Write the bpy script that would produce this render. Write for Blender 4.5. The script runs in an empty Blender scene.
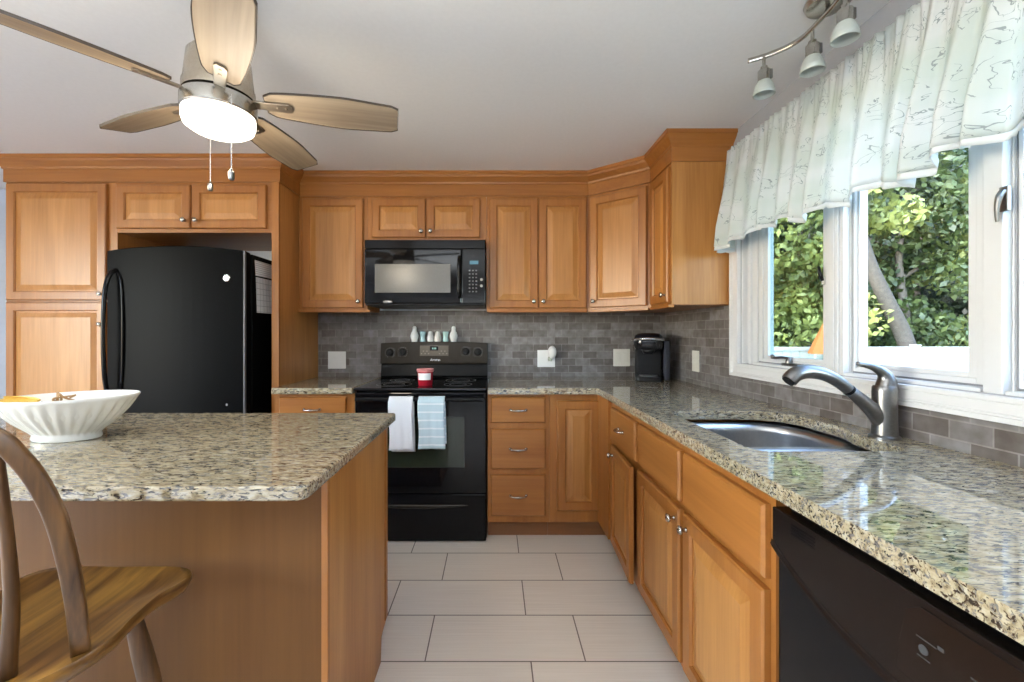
import bpy, bmesh, math, random
from mathutils import Vector, Matrix
R = math.radians
random.seed(7)
S = bpy.context.scene
COL = S.collection

# ------------------------------------------------------------------ camera
cd = bpy.data.cameras.new('camera')
cam = bpy.data.objects.new('camera', cd); COL.objects.link(cam)
cam.location = (0, 0, 1.2); cam.rotation_euler = (R(90), 0, 0)
cd.sensor_width = 36; cd.sensor_fit = 'HORIZONTAL'
cd.lens = 425 / 1024 * 36
cd.shift_x = 18 / 1024; cd.shift_y = -8 / 1024
cd.clip_start = 0.03; cd.clip_end = 200
S.camera = cam
# ------------------------------------------------------------------ world, sun, daylight
W = bpy.data.worlds.new('sky'); S.world = W; W.use_nodes = True
wn = W.node_tree
bg = wn.nodes['Background']
sky = wn.nodes.new('ShaderNodeTexSky')
sky.sky_type = 'NISHITA'; sky.sun_disc = False
sky.sun_elevation = R(50); sky.sun_rotation = R(250)
wn.links.new(sky.outputs[0], bg.inputs[0]); bg.inputs[1].default_value = 4.2
sl = bpy.data.lights.new('sun', 'SUN'); sl.energy = 5.5; sl.angle = R(0.6); sl.color = (1, .95, .86)
so = bpy.data.objects.new('sun', sl); COL.objects.link(so)
so.rotation_euler = Vector((.62, .38, -.75)).to_track_quat('-Z', 'Y').to_euler()

def area(name, loc, direction, sx, sy, power, color):
    l = bpy.data.lights.new(name, 'AREA'); l.shape = 'RECTANGLE'; l.size = sx; l.size_y = sy
    l.energy = power; l.color = color
    o = bpy.data.objects.new(name, l); COL.objects.link(o); o.location = loc
    o.rotation_euler = Vector(direction).to_track_quat('-Z', 'Y').to_euler()
    return o
# an added, unseen fill lamp aimed at the ceiling behind the camera, and daylight from the side window of the adjoining room
area('added_ceiling_fill', (-.6, -.8, 1.55), (0, .15, 1), 1.3, 1.3, 90, (.92, .97, 1))
area('daylight_side_window', (-4.32, -0.4, 1.35), (1, 0, .2), 2.2, 1.3, 6, (.93, .97, 1))
# light portal: only helps the renderer find the sky through the kitchen window
ptl = area('kitchen_window_portal', (1.42, 1.34, 1.54), (-1, 0, 0), 1.0, 1.6, 1, (1, 1, 1)); ptl.data.cycles.is_portal = True; ptl.rotation_euler = (R(90), 0, R(90))
ptl.data.size = 1.6; ptl.data.size_y = 1.0
S.view_settings.view_transform = 'Standard'; S.view_settings.look = 'None'
S.view_settings.exposure = -0.08; S.view_settings.gamma = 1.0
S.view_settings.use_curve_mapping = False
S.cycles.use_denoising = True
S.cycles.max_bounces = 8; S.cycles.diffuse_bounces = 5; S.cycles.transparent_max_bounces = 8
S.cycles.sample_clamp_indirect = 8
S.cycles.caustics_reflective = False; S.cycles.caustics_refractive = False

# ------------------------------------------------------------------ materials
MATS = {}
def nm(name):
    m = bpy.data.materials.new(name); m.use_nodes = True
    return m, m.node_tree, m.node_tree.nodes['Principled BSDF']
def N(t, kind, **kw):
    n = t.nodes.new('ShaderNode' + kind)
    for k, v in kw.items(): setattr(n, k, v)
    return n
def setin(n, **kw):
    for k, v in kw.items(): n.inputs[k.replace('_', ' ')].default_value = v
def plain(name, col, rough=.5, metal=0, noise=.04, scale=30, emit=None, coat=0, spec=.5, aniso=0):
    if name in MATS: return MATS[name]
    m, t, p = nm(name)
    no = N(t, 'TexNoise'); no.inputs['Scale'].default_value = scale; no.inputs['Detail'].default_value = 4
    co = N(t, 'TexCoord'); t.links.new(co.outputs['Object'], no.inputs['Vector'])
    r = N(t, 'ValToRGB')
    a = tuple(max(0, c * (1 - noise)) for c in col); b = tuple(min(1, c * (1 + noise)) for c in col)
    r.color_ramp.elements[0].color = (*a, 1); r.color_ramp.elements[1].color = (*b, 1)
    r.color_ramp.elements[0].position = .3; r.color_ramp.elements[1].position = .7
    t.links.new(no.outputs[0], r.inputs[0]); t.links.new(r.outputs[0], p.inputs['Base Color'])
    p.inputs['Roughness'].default_value = rough; p.inputs['Metallic'].default_value = metal
    p.inputs['Specular IOR Level'].default_value = spec
    p.inputs['Coat Weight'].default_value = coat
    if emit:
        p.inputs['Emission Color'].default_value = (*emit[0], 1); p.inputs['Emission Strength'].default_value = emit[1]
    MATS[name] = m
    return m

def wood(name, c1, c2, grain='Z', rough=.36, coords='pos', fine=70, coarse=7, contrast=1.0):
    if name in MATS: return MATS[name]
    m, t, p = nm(name)
    if coords == 'pos':
        g = N(t, 'NewGeometry'); src = g.outputs['Position']
    else:
        g = N(t, 'TexCoord'); src = g.outputs['Object']
    def noise(sc, stretch, detail, dist):
        mp = N(t, 'Mapping'); s = [sc, sc, sc]; s['XYZ'.index(grain)] = sc * stretch
        mp.inputs['Scale'].default_value = s
        t.links.new(src, mp.inputs['Vector'])
        n = N(t, 'TexNoise'); n.inputs['Scale'].default_value = 1; n.inputs['Detail'].default_value = detail
        n.inputs['Distortion'].default_value = dist
        t.links.new(mp.outputs[0], n.inputs['Vector'])
        return n.outputs[0]
    a = noise(coarse, .12, 5, .6); b = noise(fine, .04, 3, .2)
    mx = N(t, 'Mix', data_type='FLOAT'); mx.inputs[0].default_value = .35
    t.links.new(a, mx.inputs[2]); t.links.new(b, mx.inputs[3])
    r = N(t, 'ValToRGB')
    r.color_ramp.elements[0].color = (*c1, 1); r.color_ramp.elements[1].color = (*c2, 1)
    r.color_ramp.elements[0].position = .5 - .2 / contrast; r.color_ramp.elements[1].position = .5 + .2 / contrast
    t.links.new(mx.outputs[0], r.inputs[0]); t.links.new(r.outputs[0], p.inputs['Base Color'])
    p.inputs['Roughness'].default_value = rough
    MATS[name] = m
    return m

MC1, MC2 = (.262, .092, .0165), (.412, .165, .036)
woodZ = wood('maple_upright_grain', MC1, MC2, 'Z')
woodP = wood('maple_panel_veneer', (.34, .137, .030), (.51, .24, .068), 'Z', fine=90, coarse=11, contrast=1.2)
woodX = wood('maple_crosswise_grain', MC1, MC2, 'X')
woodY = wood('maple_lengthwise_grain', MC1, MC2, 'Y')
oak = wood('oak_stool', (.085, .034, .008), (.35, .175, .034), 'Y', .33, 'obj', 70, 12, 1.5)
oakd = wood('oak_stool_worn', (.045, .020, .007), (.20, .095, .030), 'Z', .40, 'obj', 90, 16, 1.5)
blade_wood = wood('weathered_oak_blade', (.19, .14, .095), (.38, .30, .21), 'X', .5, 'obj', 55, 8, 1.3)
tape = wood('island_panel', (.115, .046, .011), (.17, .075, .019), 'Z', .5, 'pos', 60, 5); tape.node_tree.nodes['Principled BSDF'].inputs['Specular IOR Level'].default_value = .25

def granite():
    m, t, p = nm('granite')
    g = N(t, 'NewGeometry')
    def noise(sc, det, dist=0., rough=.6):
        mp = N(t, 'Mapping'); mp.inputs['Scale'].default_value = sc
        t.links.new(g.outputs['Position'], mp.inputs['Vector'])
        n = N(t, 'TexNoise'); n.inputs['Scale'].default_value = 1; n.inputs['Detail'].default_value = det
        n.inputs['Distortion'].default_value = dist; n.inputs['Roughness'].default_value = rough
        t.links.new(mp.outputs[0], n.inputs['Vector']); return n.outputs[0]
    def ramp(src, stops):
        r = N(t, 'ValToRGB'); e = r.color_ramp.elements
        while len(e) < len(stops): e.new(.5)
        for k, (pos, c) in enumerate(stops): e[k].position = pos; e[k].color = (*c, 1)
        t.links.new(src, r.inputs[0]); return r.outputs[0]
    base = ramp(noise((32, 78, 78), 6, .6), [(.30, (.125, .098, .06)), (.42, (.33, .268, .165)), (.56, (.455, .395, .27)), (.72, (.52, .49, .41))])
    grey = ramp(noise((38, 115, 115), 4, .8), [(.53, (0, 0, 0)), (.62, (1, 1, 1))])
    dark = ramp(noise((52, 165, 165), 3, .9), [(.55, (0, 0, 0)), (.60, (1, 1, 1))])
    m1 = N(t, 'Mix', data_type='RGBA'); m1.inputs[7].default_value = (.17, .16, .15, 1)
    t.links.new(grey, m1.inputs[0]); t.links.new(base, m1.inputs[6])
    m2 = N(t, 'Mix', data_type='RGBA'); m2.inputs[7].default_value = (.025, .024, .025, 1)
    t.links.new(dark, m2.inputs[0]); t.links.new(m1.outputs[2], m2.inputs[6])
    t.links.new(m2.outputs[2], p.inputs['Base Color'])
    p.inputs['Roughness'].default_value = .025
    p.inputs['Specular IOR Level'].default_value = .7; p.inputs['IOR'].default_value = 1.9
    return m
GRANITE = granite()

def floor_tile():
    m, t, p = nm('linen_floor_tile')
    g = N(t, 'NewGeometry'); mp = N(t, 'Mapping')
    mp.inputs['Location'].default_value = (.452 + .587 * 20, -1.5525 + .255 * 40, 0)
    t.links.new(g.outputs['Position'], mp.inputs['Vector'])
    b = N(t, 'TexBrick'); b.offset = .66; b.offset_frequency = 2; b.squash = 1
    setin(b, Scale=1, Mortar_Size=.0026, Mortar_Smooth=.1, Bias=0, Brick_Width=.587, Row_Height=.255)
    b.inputs['Color1'].default_value = (.80, .755, .69, 1); b.inputs['Color2'].default_value = (.83, .79, .73, 1)
    b.inputs['Mortar'].default_value = (.17, .15, .13, 1)
    t.links.new(mp.outputs[0], b.inputs['Vector'])
    m2 = N(t, 'Mapping'); m2.inputs['Scale'].default_value = (3, 170, 1)
    t.links.new(g.outputs['Position'], m2.inputs['Vector'])
    n = N(t, 'TexNoise'); n.inputs['Scale'].default_value = 1; n.inputs['Detail'].default_value = 3
    t.links.new(m2.outputs[0], n.inputs['Vector'])
    r = N(t, 'ValToRGB'); r.color_ramp.elements[0].position = .3; r.color_ramp.elements[1].position = .7
    r.color_ramp.elements[0].color = (.90, .89, .88, 1); r.color_ramp.elements[1].color = (1, 1, 1, 1)
    t.links.new(n.outputs[0], r.inputs[0])
    x = N(t, 'Mix', data_type='RGBA', blend_type='MULTIPLY'); x.inputs[0].default_value = 1
    t.links.new(b.outputs[0], x.inputs[6]); t.links.new(r.outputs[0], x.inputs[7])
    t.links.new(x.outputs[2], p.inputs['Base Color'])
    p.inputs['Roughness'].default_value = .38
    bp = N(t, 'Bump'); bp.inputs['Strength'].default_value = .25; bp.inputs['Distance'].default_value = .002; bp.invert = True
    t.links.new(b.outputs['Fac'], bp.inputs['Height']); t.links.new(bp.outputs[0], p.inputs['Normal'])
    return m

def splash(name, axis):
    m, t, p = nm(name)
    g = N(t, 'NewGeometry'); sx = N(t, 'SeparateXYZ'); t.links.new(g.outputs['Position'], sx.inputs[0])
    cb = N(t, 'CombineXYZ')
    t.links.new(sx.outputs[axis], cb.inputs[0]); t.links.new(sx.outputs[2], cb.inputs[1])
    ad = N(t, 'VectorMath', operation='ADD'); ad.inputs[1].default_value = (10.02, 4.112, 0)
    t.links.new(cb.outputs[0], ad.inputs[0])
    b = N(t, 'TexBrick'); b.offset = .5; b.offset_frequency = 2  # mosaic courses
    setin(b, Scale=1, Mortar_Size=.0022, Mortar_Smooth=.2, Bias=-.1, Brick_Width=.1015, Row_Height=.0508)
    b.inputs['Color1'].default_value = (.130, .112, .102, 1); b.inputs['Color2'].default_value = (.255, .245, .245, 1)
    b.inputs['Mortar'].default_value = (.27, .25, .24, 1)
    t.links.new(ad.outputs[0], b.inputs['Vector'])
    n = N(t, 'TexNoise'); n.inputs['Scale'].default_value = 26; n.inputs['Detail'].default_value = 6
    t.links.new(g.outputs['Position'], n.inputs['Vector'])
    r = N(t, 'ValToRGB'); e = r.color_ramp.elements
    e[0].position = .32; e[0].color = (.74, .70, .66, 1); e[1].position = .68; e[1].color = (1.12, 1.12, 1.14, 1)
    t.links.new(n.outputs[0], r.inputs[0])
    x = N(t, 'Mix', data_type='RGBA', blend_type='MULTIPLY'); x.inputs[0].default_value = 1
    t.links.new(b.outputs[0], x.inputs[6]); t.links.new(r.outputs[0], x.inputs[7])
    t.links.new(x.outputs[2], p.inputs['Base Color']); p.inputs['Roughness'].default_value = .42
    bp = N(t, 'Bump'); bp.inputs['Strength'].default_value = .5; bp.inputs['Distance'].default_value = .003; bp.invert = True
    t.links.new(b.outputs['Fac'], bp.inputs['Height']); t.links.new(bp.outputs[0], p.inputs['Normal'])
    return m

paint_ceiling = plain('ceiling_paint', (.78, .785, .79), .9, noise=.015, scale=60)
paint_wall = plain('grey_wall_paint', (.40, .41, .43), .8, noise=.02)
paint_light = plain('pale_wall_paint', (.66, .70, .76), .8, noise=.02)
white_trim = plain('white_trim', (.70, .70, .705), .35, noise=.01)
vinyl = plain('white_vinyl', (.66, .67, .685), .4, noise=.01)
gasket = plain('grey_gasket', (.22, .23, .25), .5)
nickel = plain('brushed_nickel', (.46, .44, .40), .26, 1, noise=.06, scale=120)
chrome_d = plain('brushed_steel', (.23, .225, .22), .3, 1, noise=.08, scale=140)
steel = plain('sink_steel', (.55, .55, .55), .3, 1, noise=.05, scale=90)
black = plain('black_enamel', (.006, .006, .007), .14, noise=.1, spec=.18)
black_tex = plain('textured_black_fridge', (.0032, .0034, .0038), .42, noise=.3, scale=200, spec=.05)
black_glass = plain('black_glass', (.005, .005, .006), .05, noise=.05, spec=.3)
black_plastic = plain('black_plastic', (.009, .009, .010), .35, noise=.1, spec=.2)
dark_brown = plain('dark_brown_black_plastic', (.010, .007, .006), .24, noise=.1, spec=.3)
control_brown = plain('control_panel_gloss', (.028, .021, .014), .25, noise=.1, spec=.15)
oven_glass = plain('oven_window', (.02, .028, .018), .05, noise=.1)
mw_glass = plain('screened_glass', (.12, .115, .105), .22, noise=.06, scale=150)
mark_grey = plain('printed_grey', (.42, .42, .42), .5)
badge = plain('badge_silver', (.70, .70, .70), .25, .8)
blue_disp = plain('blue_display', (.05, .16, .22), .3, emit=((.08, .28, .42), .16))
ivory = plain('ivory_plastic', (.74, .72, .66), .35, noise=.01)
white_pl = plain('white_plastic', (.84, .84, .83), .3, noise=.01)
ceramic = plain('white_ceramic', (.80, .80, .775), .16, noise=.015)
ceramic_w = plain('white_glaze', (.82, .82, .80), .22, noise=.03)
ceramic_g = plain('grey_white_glaze', (.70, .69, .69), .25, noise=.05)
ceramic_b = plain('pale_blue_glaze', (.36, .55, .60), .22, noise=.08)
ceramic_b2 = plain('mint_blue_glaze', (.42, .62, .60), .22, noise=.08)
yellow = plain('yellow_plastic', (.80, .52, .10), .4, noise=.04)
tan = plain('tan_dried', (.36, .22, .10), .7, noise=.2)
dark_fleck = plain('dark_fleck', (.06, .035, .02), .7)
cream_fill = plain('cream_shreds', (.74, .66, .54), .8, noise=.15, scale=60)
red_glass = plain('red_wax_glass', (.36, .012, .025), .1, noise=.1)
pink_rim = plain('pink_rim', (.62, .23, .22), .3)
paper_w = plain('paper', (.72, .74, .78), .8, noise=.02)
green_bark = plain('pale_bark', (.055, .045, .035), .9, noise=.25, scale=14)
bark = plain('dark_bark', (.11, .09, .07), .9, noise=.3, scale=10)
fence_m = plain('white_fence_vinyl', (.50, .50, .485), .5, noise=.01)
lawn = plain('lawn_green', (.05, .085, .02), .95, noise=.4, scale=3)
orange = plain('orange_fabric', (.36, .085, .006), .7, noise=.05)
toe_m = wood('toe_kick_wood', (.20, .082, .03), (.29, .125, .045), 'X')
patio = plain('white_shade', (.7, .7, .7), .8)

def glass_mat(name, tint=(1, 1, 1), refl=.06):
    m = bpy.data.materials.new(name); m.use_nodes = True; t = m.node_tree; t.nodes.clear()
    o = N(t, 'OutputMaterial'); tr = N(t, 'BsdfTransparent'); tr.inputs[0].default_value = (*tint, 1)
    gl = N(t, 'BsdfGlossy'); gl.inputs['Roughness'].default_value = .02
    fr = N(t, 'Fresnel'); fr.inputs[0].default_value = 1.35
    mx = N(t, 'MixShader'); g = N(t, 'NewGeometry'); iv = N(t, 'Math', operation='SUBTRACT'); iv.inputs[0].default_value = 1; t.links.new(g.outputs['Backfacing'], iv.inputs[1])
    ml = N(t, 'Math', operation='MULTIPLY'); t.links.new(fr.outputs[0], ml.inputs[0]); t.links.new(iv.outputs[0], ml.inputs[1]); t.links.new(ml.outputs[0], mx.inputs[0]); t.links.new(tr.outputs[0], mx.inputs[1]); t.links.new(gl.outputs[0], mx.inputs[2])
    t.links.new(mx.outputs[0], o.inputs[0]); return m
pane_clear = glass_mat('window_glass', (.95, .97, .96))
pane_screen = glass_mat('screened_window_glass', (.58, .64, .62))

def leaf_mat(name, a, b):
    m, t, p = nm(name)
    g = N(t, 'NewGeometry')
    n = N(t, 'TexNoise'); n.inputs['Scale'].default_value = 1.3; n.inputs['Detail'].default_value = 5
    t.links.new(g.outputs['Position'], n.inputs['Vector'])
    r = N(t, 'ValToRGB'); r.color_ramp.elements[0].position = .35; r.color_ramp.elements[1].position = .68
    r.color_ramp.elements[0].color = (*a, 1); r.color_ramp.elements[1].color = (*b, 1)
    t.links.new(n.outputs[0], r.inputs[0]); t.links.new(r.outputs[0], p.inputs['Base Color'])
    p.inputs['Roughness'].default_value = .5
    tl = N(t, 'BsdfTranslucent'); t.links.new(r.outputs[0], tl.inputs[0])
    mx = N(t, 'MixShader'); mx.inputs[0].default_value = .3
    o = [x for x in t.nodes if x.type == 'OUTPUT_MATERIAL'][0]
    t.links.new(p.outputs[0], mx.inputs[1]); t.links.new(tl.outputs[0], mx.inputs[2]); t.links.new(mx.outputs[0], o.inputs[0])
    return m
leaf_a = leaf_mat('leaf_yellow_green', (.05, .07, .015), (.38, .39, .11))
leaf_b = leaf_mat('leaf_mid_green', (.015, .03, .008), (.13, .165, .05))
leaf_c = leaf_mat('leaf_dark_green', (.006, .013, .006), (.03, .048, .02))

def cloth_mat(name, col, transl=.35, sprig=None, stripes=None, sheer=0):
    m, t, p = nm(name)
    p.inputs['Roughness'].default_value = .85
    o = [x for x in t.nodes if x.type == 'OUTPUT_MATERIAL'][0]
    uv = N(t, 'UVMap'); csrc = None
    rgb = N(t, 'RGB'); rgb.outputs[0].default_value = (*col, 1); csrc = rgb.outputs[0]
    def mixc(fac, a, c):
        x = N(t, 'Mix', data_type='RGBA'); t.links.new(fac, x.inputs[0]); t.links.new(a, x.inputs[6]); x.inputs[7].default_value = (*c, 1)
        return x.outputs[2]
    if sprig:
        # mint / white drift between the folds, then embroidered sprigs: contour lines of a noise, kept in patches
        n0 = N(t, 'TexNoise'); n0.inputs['Scale'].default_value = 3.0; t.links.new(uv.outputs[0], n0.inputs['Vector'])
        r0 = N(t, 'ValToRGB'); r0.color_ramp.elements[0].position = .42; r0.color_ramp.elements[1].position = .58
        t.links.new(n0.outputs[0], r0.inputs[0]); csrc = mixc(r0.outputs[0], csrc, sprig[1])
        def lines(scale, off, wdt):
            mp = N(t, 'Mapping'); mp.inputs['Location'].default_value = off; mp.inputs['Scale'].default_value = (scale * 1.7, scale * .8, 1)
            t.links.new(uv.outputs[0], mp.inputs['Vector'])
            n = N(t, 'TexNoise'); n.inputs['Scale'].default_value = 1; n.inputs['Detail'].default_value = 2.5; n.inputs['Distortion'].default_value = .8
            t.links.new(mp.outputs[0], n.inputs['Vector'])
            s = N(t, 'Math', operation='SUBTRACT'); s.inputs[1].default_value = .5; t.links.new(n.outputs[0], s.inputs[0])
            a = N(t, 'Math', operation='ABSOLUTE'); t.links.new(s.outputs[0], a.inputs[0])
            l = N(t, 'Math', operation='LESS_THAN'); l.inputs[1].default_value = wdt; t.links.new(a.outputs[0], l.inputs[0])
            return l.outputs[0]
        n2 = N(t, 'TexNoise'); n2.inputs['Scale'].default_value = 1; n2.inputs['Detail'].default_value = 1; mp2 = N(t, 'Mapping'); mp2.inputs['Scale'].default_value = (11, 4.5, 1); t.links.new(uv.outputs[0], mp2.inputs['Vector']); t.links.new(mp2.outputs[0], n2.inputs['Vector'])
        gt = N(t, 'Math', operation='GREATER_THAN'); gt.inputs[1].default_value = .50; t.links.new(n2.outputs[0], gt.inputs[0])
        f1 = N(t, 'Math', operation='MULTIPLY'); t.links.new(lines(16, (3, 1, 0), .010), f1.inputs[0]); t.links.new(gt.outputs[0], f1.inputs[1])
        csrc = mixc(f1.outputs[0], csrc, sprig[0])
    if stripes:
        w = N(t, 'TexWave'); w.bands_direction = 'Y'; w.inputs['Scale'].default_value = stripes[1]; t.links.new(uv.outputs[0], w.inputs['Vector'])
        l = N(t, 'Math', operation='GREATER_THAN'); l.inputs[1].default_value = .9; t.links.new(w.outputs['Fac'], l.inputs[0])
        csrc = mixc(l.outputs[0], csrc, stripes[0])
    t.links.new(csrc, p.inputs['Base Color'])
    tl = N(t, 'BsdfTranslucent'); t.links.new(csrc, tl.inputs[0])
    mx = N(t, 'MixShader'); mx.inputs[0].default_value = transl
    t.links.new(p.outputs[0], mx.inputs[1]); t.links.new(tl.outputs[0], mx.inputs[2])
    t.links.new(mx.outputs[0], o.inputs[0])
    return m
valance_m = cloth_mat('mint_embroidered_sheer', (.74, .79, .765), .45, ((.40, .45, .46), (.83, .85, .85)))
lace_m = cloth_mat('white_lace', (.85, .86, .86), .4)
towel_w = cloth_mat('white_towel', (.80, .81, .83), .1)
towel_b = cloth_mat('pale_blue_towel', (.55, .68, .72), .1, None, ((.78, .84, .86), 4.0))

# ------------------------------------------------------------------ helpers
WL = {}
def wl(o): return WL.get(o.name, Vector((0, 0, 0)))
def tag(o, label=None, cat=None, group=None, kind=None):
    if label: o['label'] = label
    if cat: o['category'] = cat
    if group: o['group'] = group
    if kind: o['kind'] = kind
    return o
def thing(name, loc, label, cat, group=None):
    o = bpy.data.objects.new(name, None); COL.objects.link(o); o.location = loc; o.empty_display_size = .05
    WL[o.name] = Vector(loc)
    return tag(o, label, cat, group)
def mk(name, bm, mat, parent=None, smooth=False, bevel=0, segs=2, solid=0, label=None, auto=None, sub=0, recalc=True):
    if recalc: bmesh.ops.recalc_face_normals(bm, faces=bm.faces)
    if parent is not None:
        off = wl(parent)
        for v in bm.verts: v.co -= off
    me = bpy.data.meshes.new(name); bm.to_mesh(me); bm.free()
    for q in me.polygons: q.use_smooth = smooth
    me.materials.append(mat)
    o = bpy.data.objects.new(name, me); COL.objects.link(o)
    if parent is not None:
        o.parent = parent; WL[o.name] = wl(parent)
    if solid:
        s = o.modifiers.new('solid', 'SOLIDIFY'); s.thickness = solid; s.offset = 0
    if bevel:
        b = o.modifiers.new('bevel', 'BEVEL'); b.width = bevel; b.segments = segs; b.limit_method = 'ANGLE'; b.angle_limit = R(38)
    if sub:
        s = o.modifiers.new('sub', 'SUBSURF'); s.levels = sub; s.render_levels = sub
    if smooth and auto is not None:
        me.polygons.foreach_set('use_smooth', [True] * len(me.polygons))
        try: me.set_sharp_from_angle(angle=R(auto))
        except Exception: pass
    if label: o['label'] = label
    return o
def struct(name, bm, mat, label, cat='structure', **kw):
    o = mk(name, bm, mat, **kw); o['kind'] = 'structure'; o['label'] = label; o['category'] = cat
    return o
def BM(): return bmesh.new()
def box(bm, x0, x1, y0, y1, z0, z1):
    v = [bm.verts.new(c) for c in ((x0, y0, z0), (x1, y0, z0), (x1, y1, z0), (x0, y1, z0), (x0, y0, z1), (x1, y0, z1), (x1, y1, z1), (x0, y1, z1))]
    for f in ((0, 3, 2, 1), (4, 5, 6, 7), (0, 1, 5, 4), (1, 2, 6, 5), (2, 3, 7, 6), (3, 0, 4, 7)): bm.faces.new([v[i] for i in f])
    return bm
def B(*a): return box(BM(), *a)
def prism(bm, pts, axis, a, b):
    """pts: 2D polygon in the two other axes (cyclic order), extruded along axis from a to b."""
    def P(p, h):
        if axis == 'z': return (p[0], p[1], h)
        if axis == 'y': return (p[0], h, p[1])
        return (h, p[0], p[1])
    lo = [bm.verts.new(P(p, a)) for p in pts]; hi = [bm.verts.new(P(p, b)) for p in pts]
    n = len(pts)
    bm.faces.new(lo); bm.faces.new(hi[::-1])
    for i in range(n): bm.faces.new((lo[i], lo[(i + 1) % n], hi[(i + 1) % n], hi[i]))
    return bm
def lathe(bm, prof, c, seg=24, axis=(0, 0, 1), cap=True, sx=1, sy=1):
    """prof: (radius, height) along axis from c."""
    q = Vector((0, 0, 1)).rotation_difference(Vector(axis).normalized()).to_matrix()
    c = Vector(c); rings = []
    for r, h in prof:
        if r < 1e-6: rings.append([bm.verts.new(c + q @ Vector((0, 0, h)))])
        else: rings.append([bm.verts.new(c + q @ Vector((r * sx * math.cos(2 * math.pi * k / seg), r * sy * math.sin(2 * math.pi * k / seg), h))) for k in range(seg)])
    for A, Bq in zip(rings, rings[1:]):
        for k in range(seg):
            l = (k + 1) % seg
            if len(A) == 1 and len(Bq) == 1: continue
            if len(A) == 1: bm.faces.new((A[0], Bq[k], Bq[l]))
            elif len(Bq) == 1: bm.faces.new((A[k], A[l], Bq[0]))
            else: bm.faces.new((A[k], A[l], Bq[l], Bq[k]))
    if cap:
        for rg in (rings[0], rings[-1]):
            if len(rg) > 2: bm.faces.new(rg)
    return bm
def catmull(pts, n=6):
    pts = [tuple(p) for p in pts]; out = []
    for i in range(len(pts) - 1):
        p0 = pts[max(i - 1, 0)]; p1 = pts[i]; p2 = pts[i + 1]; p3 = pts[min(i + 2, len(pts) - 1)]
        for k in range(n):
            s = k / n
            out.append(tuple(.5 * (2 * b + (c - a) * s + (2 * a - 5 * b + 4 * c - d) * s * s + (3 * b - a - 3 * c + d) * s ** 3) for a, b, c, d in zip(p0, p1, p2, p3)))
    out.append(pts[-1]); return out
def tube(bm, pts, rad, seg=12, flat=(1, 1), closed=False, up=None, turn=0):
    """pts: 3D path; rad: number or list; flat: (width, height) multipliers of the section."""
    P = [Vector(p) for p in pts]; n = len(P); rings = []
    ref = Vector(up) if up else None; prev = None
    for i, p in enumerate(P):
        if closed: t = (P[(i + 1) % n] - P[i - 1]).normalized()
        else: t = (P[min(i + 1, n - 1)] - P[max(i - 1, 0)]).normalized()
        if prev is None:
            r = ref if ref else (Vector((0, 0, 1)) if abs(t.z) < .9 else Vector((0, 1, 0)))
            u = t.cross(r).normalized()
        elif ref: u = t.cross(ref).normalized()
        else: u = (prev - t * prev.dot(t)).normalized()
        prev = u; w = u.cross(t)
        r = rad[i] if isinstance(rad, (list, tuple)) else rad
        rings.append([bm.verts.new(p + u * (math.cos(2 * math.pi * k / seg + turn) * r * flat[0]) + w * (math.sin(2 * math.pi * k / seg + turn) * r * flat[1])) for k in range(seg)])
    m = n if closed else n - 1
    for i in range(m):
        A, C = rings[i], rings[(i + 1) % n]
        for k in range(seg): l = (k + 1) % seg; bm.faces.new((A[k], A[l], C[l], C[k]))
    if not closed: bm.faces.new(rings[0]); bm.faces.new(rings[-1][::-1])
    return bm
def lerp_list(vals, n):
    out = []
    for i in range(n):
        x = i / (n - 1) * (len(vals) - 1); k = min(int(x), len(vals) - 2); out.append(vals[k] + (vals[k + 1] - vals[k]) * (x - k))
    return out
def rects(bm, O, U, Nv, w, h, rings, cap_last=True, cap_first=True):
    O, U, Nv = Vector(O), Vector(U), Vector(Nv); V = Vector((0, 0, 1)); R_ = []
    for ins, d in rings:
        R_.append([bm.verts.new(O + U * a + V * b + Nv * d) for a, b in ((ins, ins), (w - ins, ins), (w - ins, h - ins), (ins, h - ins))])
    for A, C in zip(R_, R_[1:]):
        for k in range(4): l = (k + 1) % 4; bm.faces.new((A[k], A[l], C[l], C[k]))
    if cap_first: bm.faces.new(R_[0][::-1])
    if cap_last: bm.faces.new(R_[-1])
    return bm
def grid_surface(fn, nu, nv, uvs=(1, 1)):
    bm = BM(); uvl = bm.loops.layers.uv.new('UVMap')
    g = [[bm.verts.new(fn(i / nu, j / nv)) for j in range(nv + 1)] for i in range(nu + 1)]
    for i in range(nu):
        for j in range(nv):
            f = bm.faces.new((g[i][j], g[i + 1][j], g[i + 1][j + 1], g[i][j + 1]))
            for lp, (a, b) in zip(f.loops, ((i, j), (i + 1, j), (i + 1, j + 1), (i, j + 1))): lp[uvl].uv = (a / nu * uvs[0], b / nv * uvs[1])
    return bm
def copy_tree(o, parent=None):
    c = o.copy(); COL.objects.link(c)
    if parent is not None: c.parent = parent
    for ch in list(o.children): copy_tree(ch, c)
    return c

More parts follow.
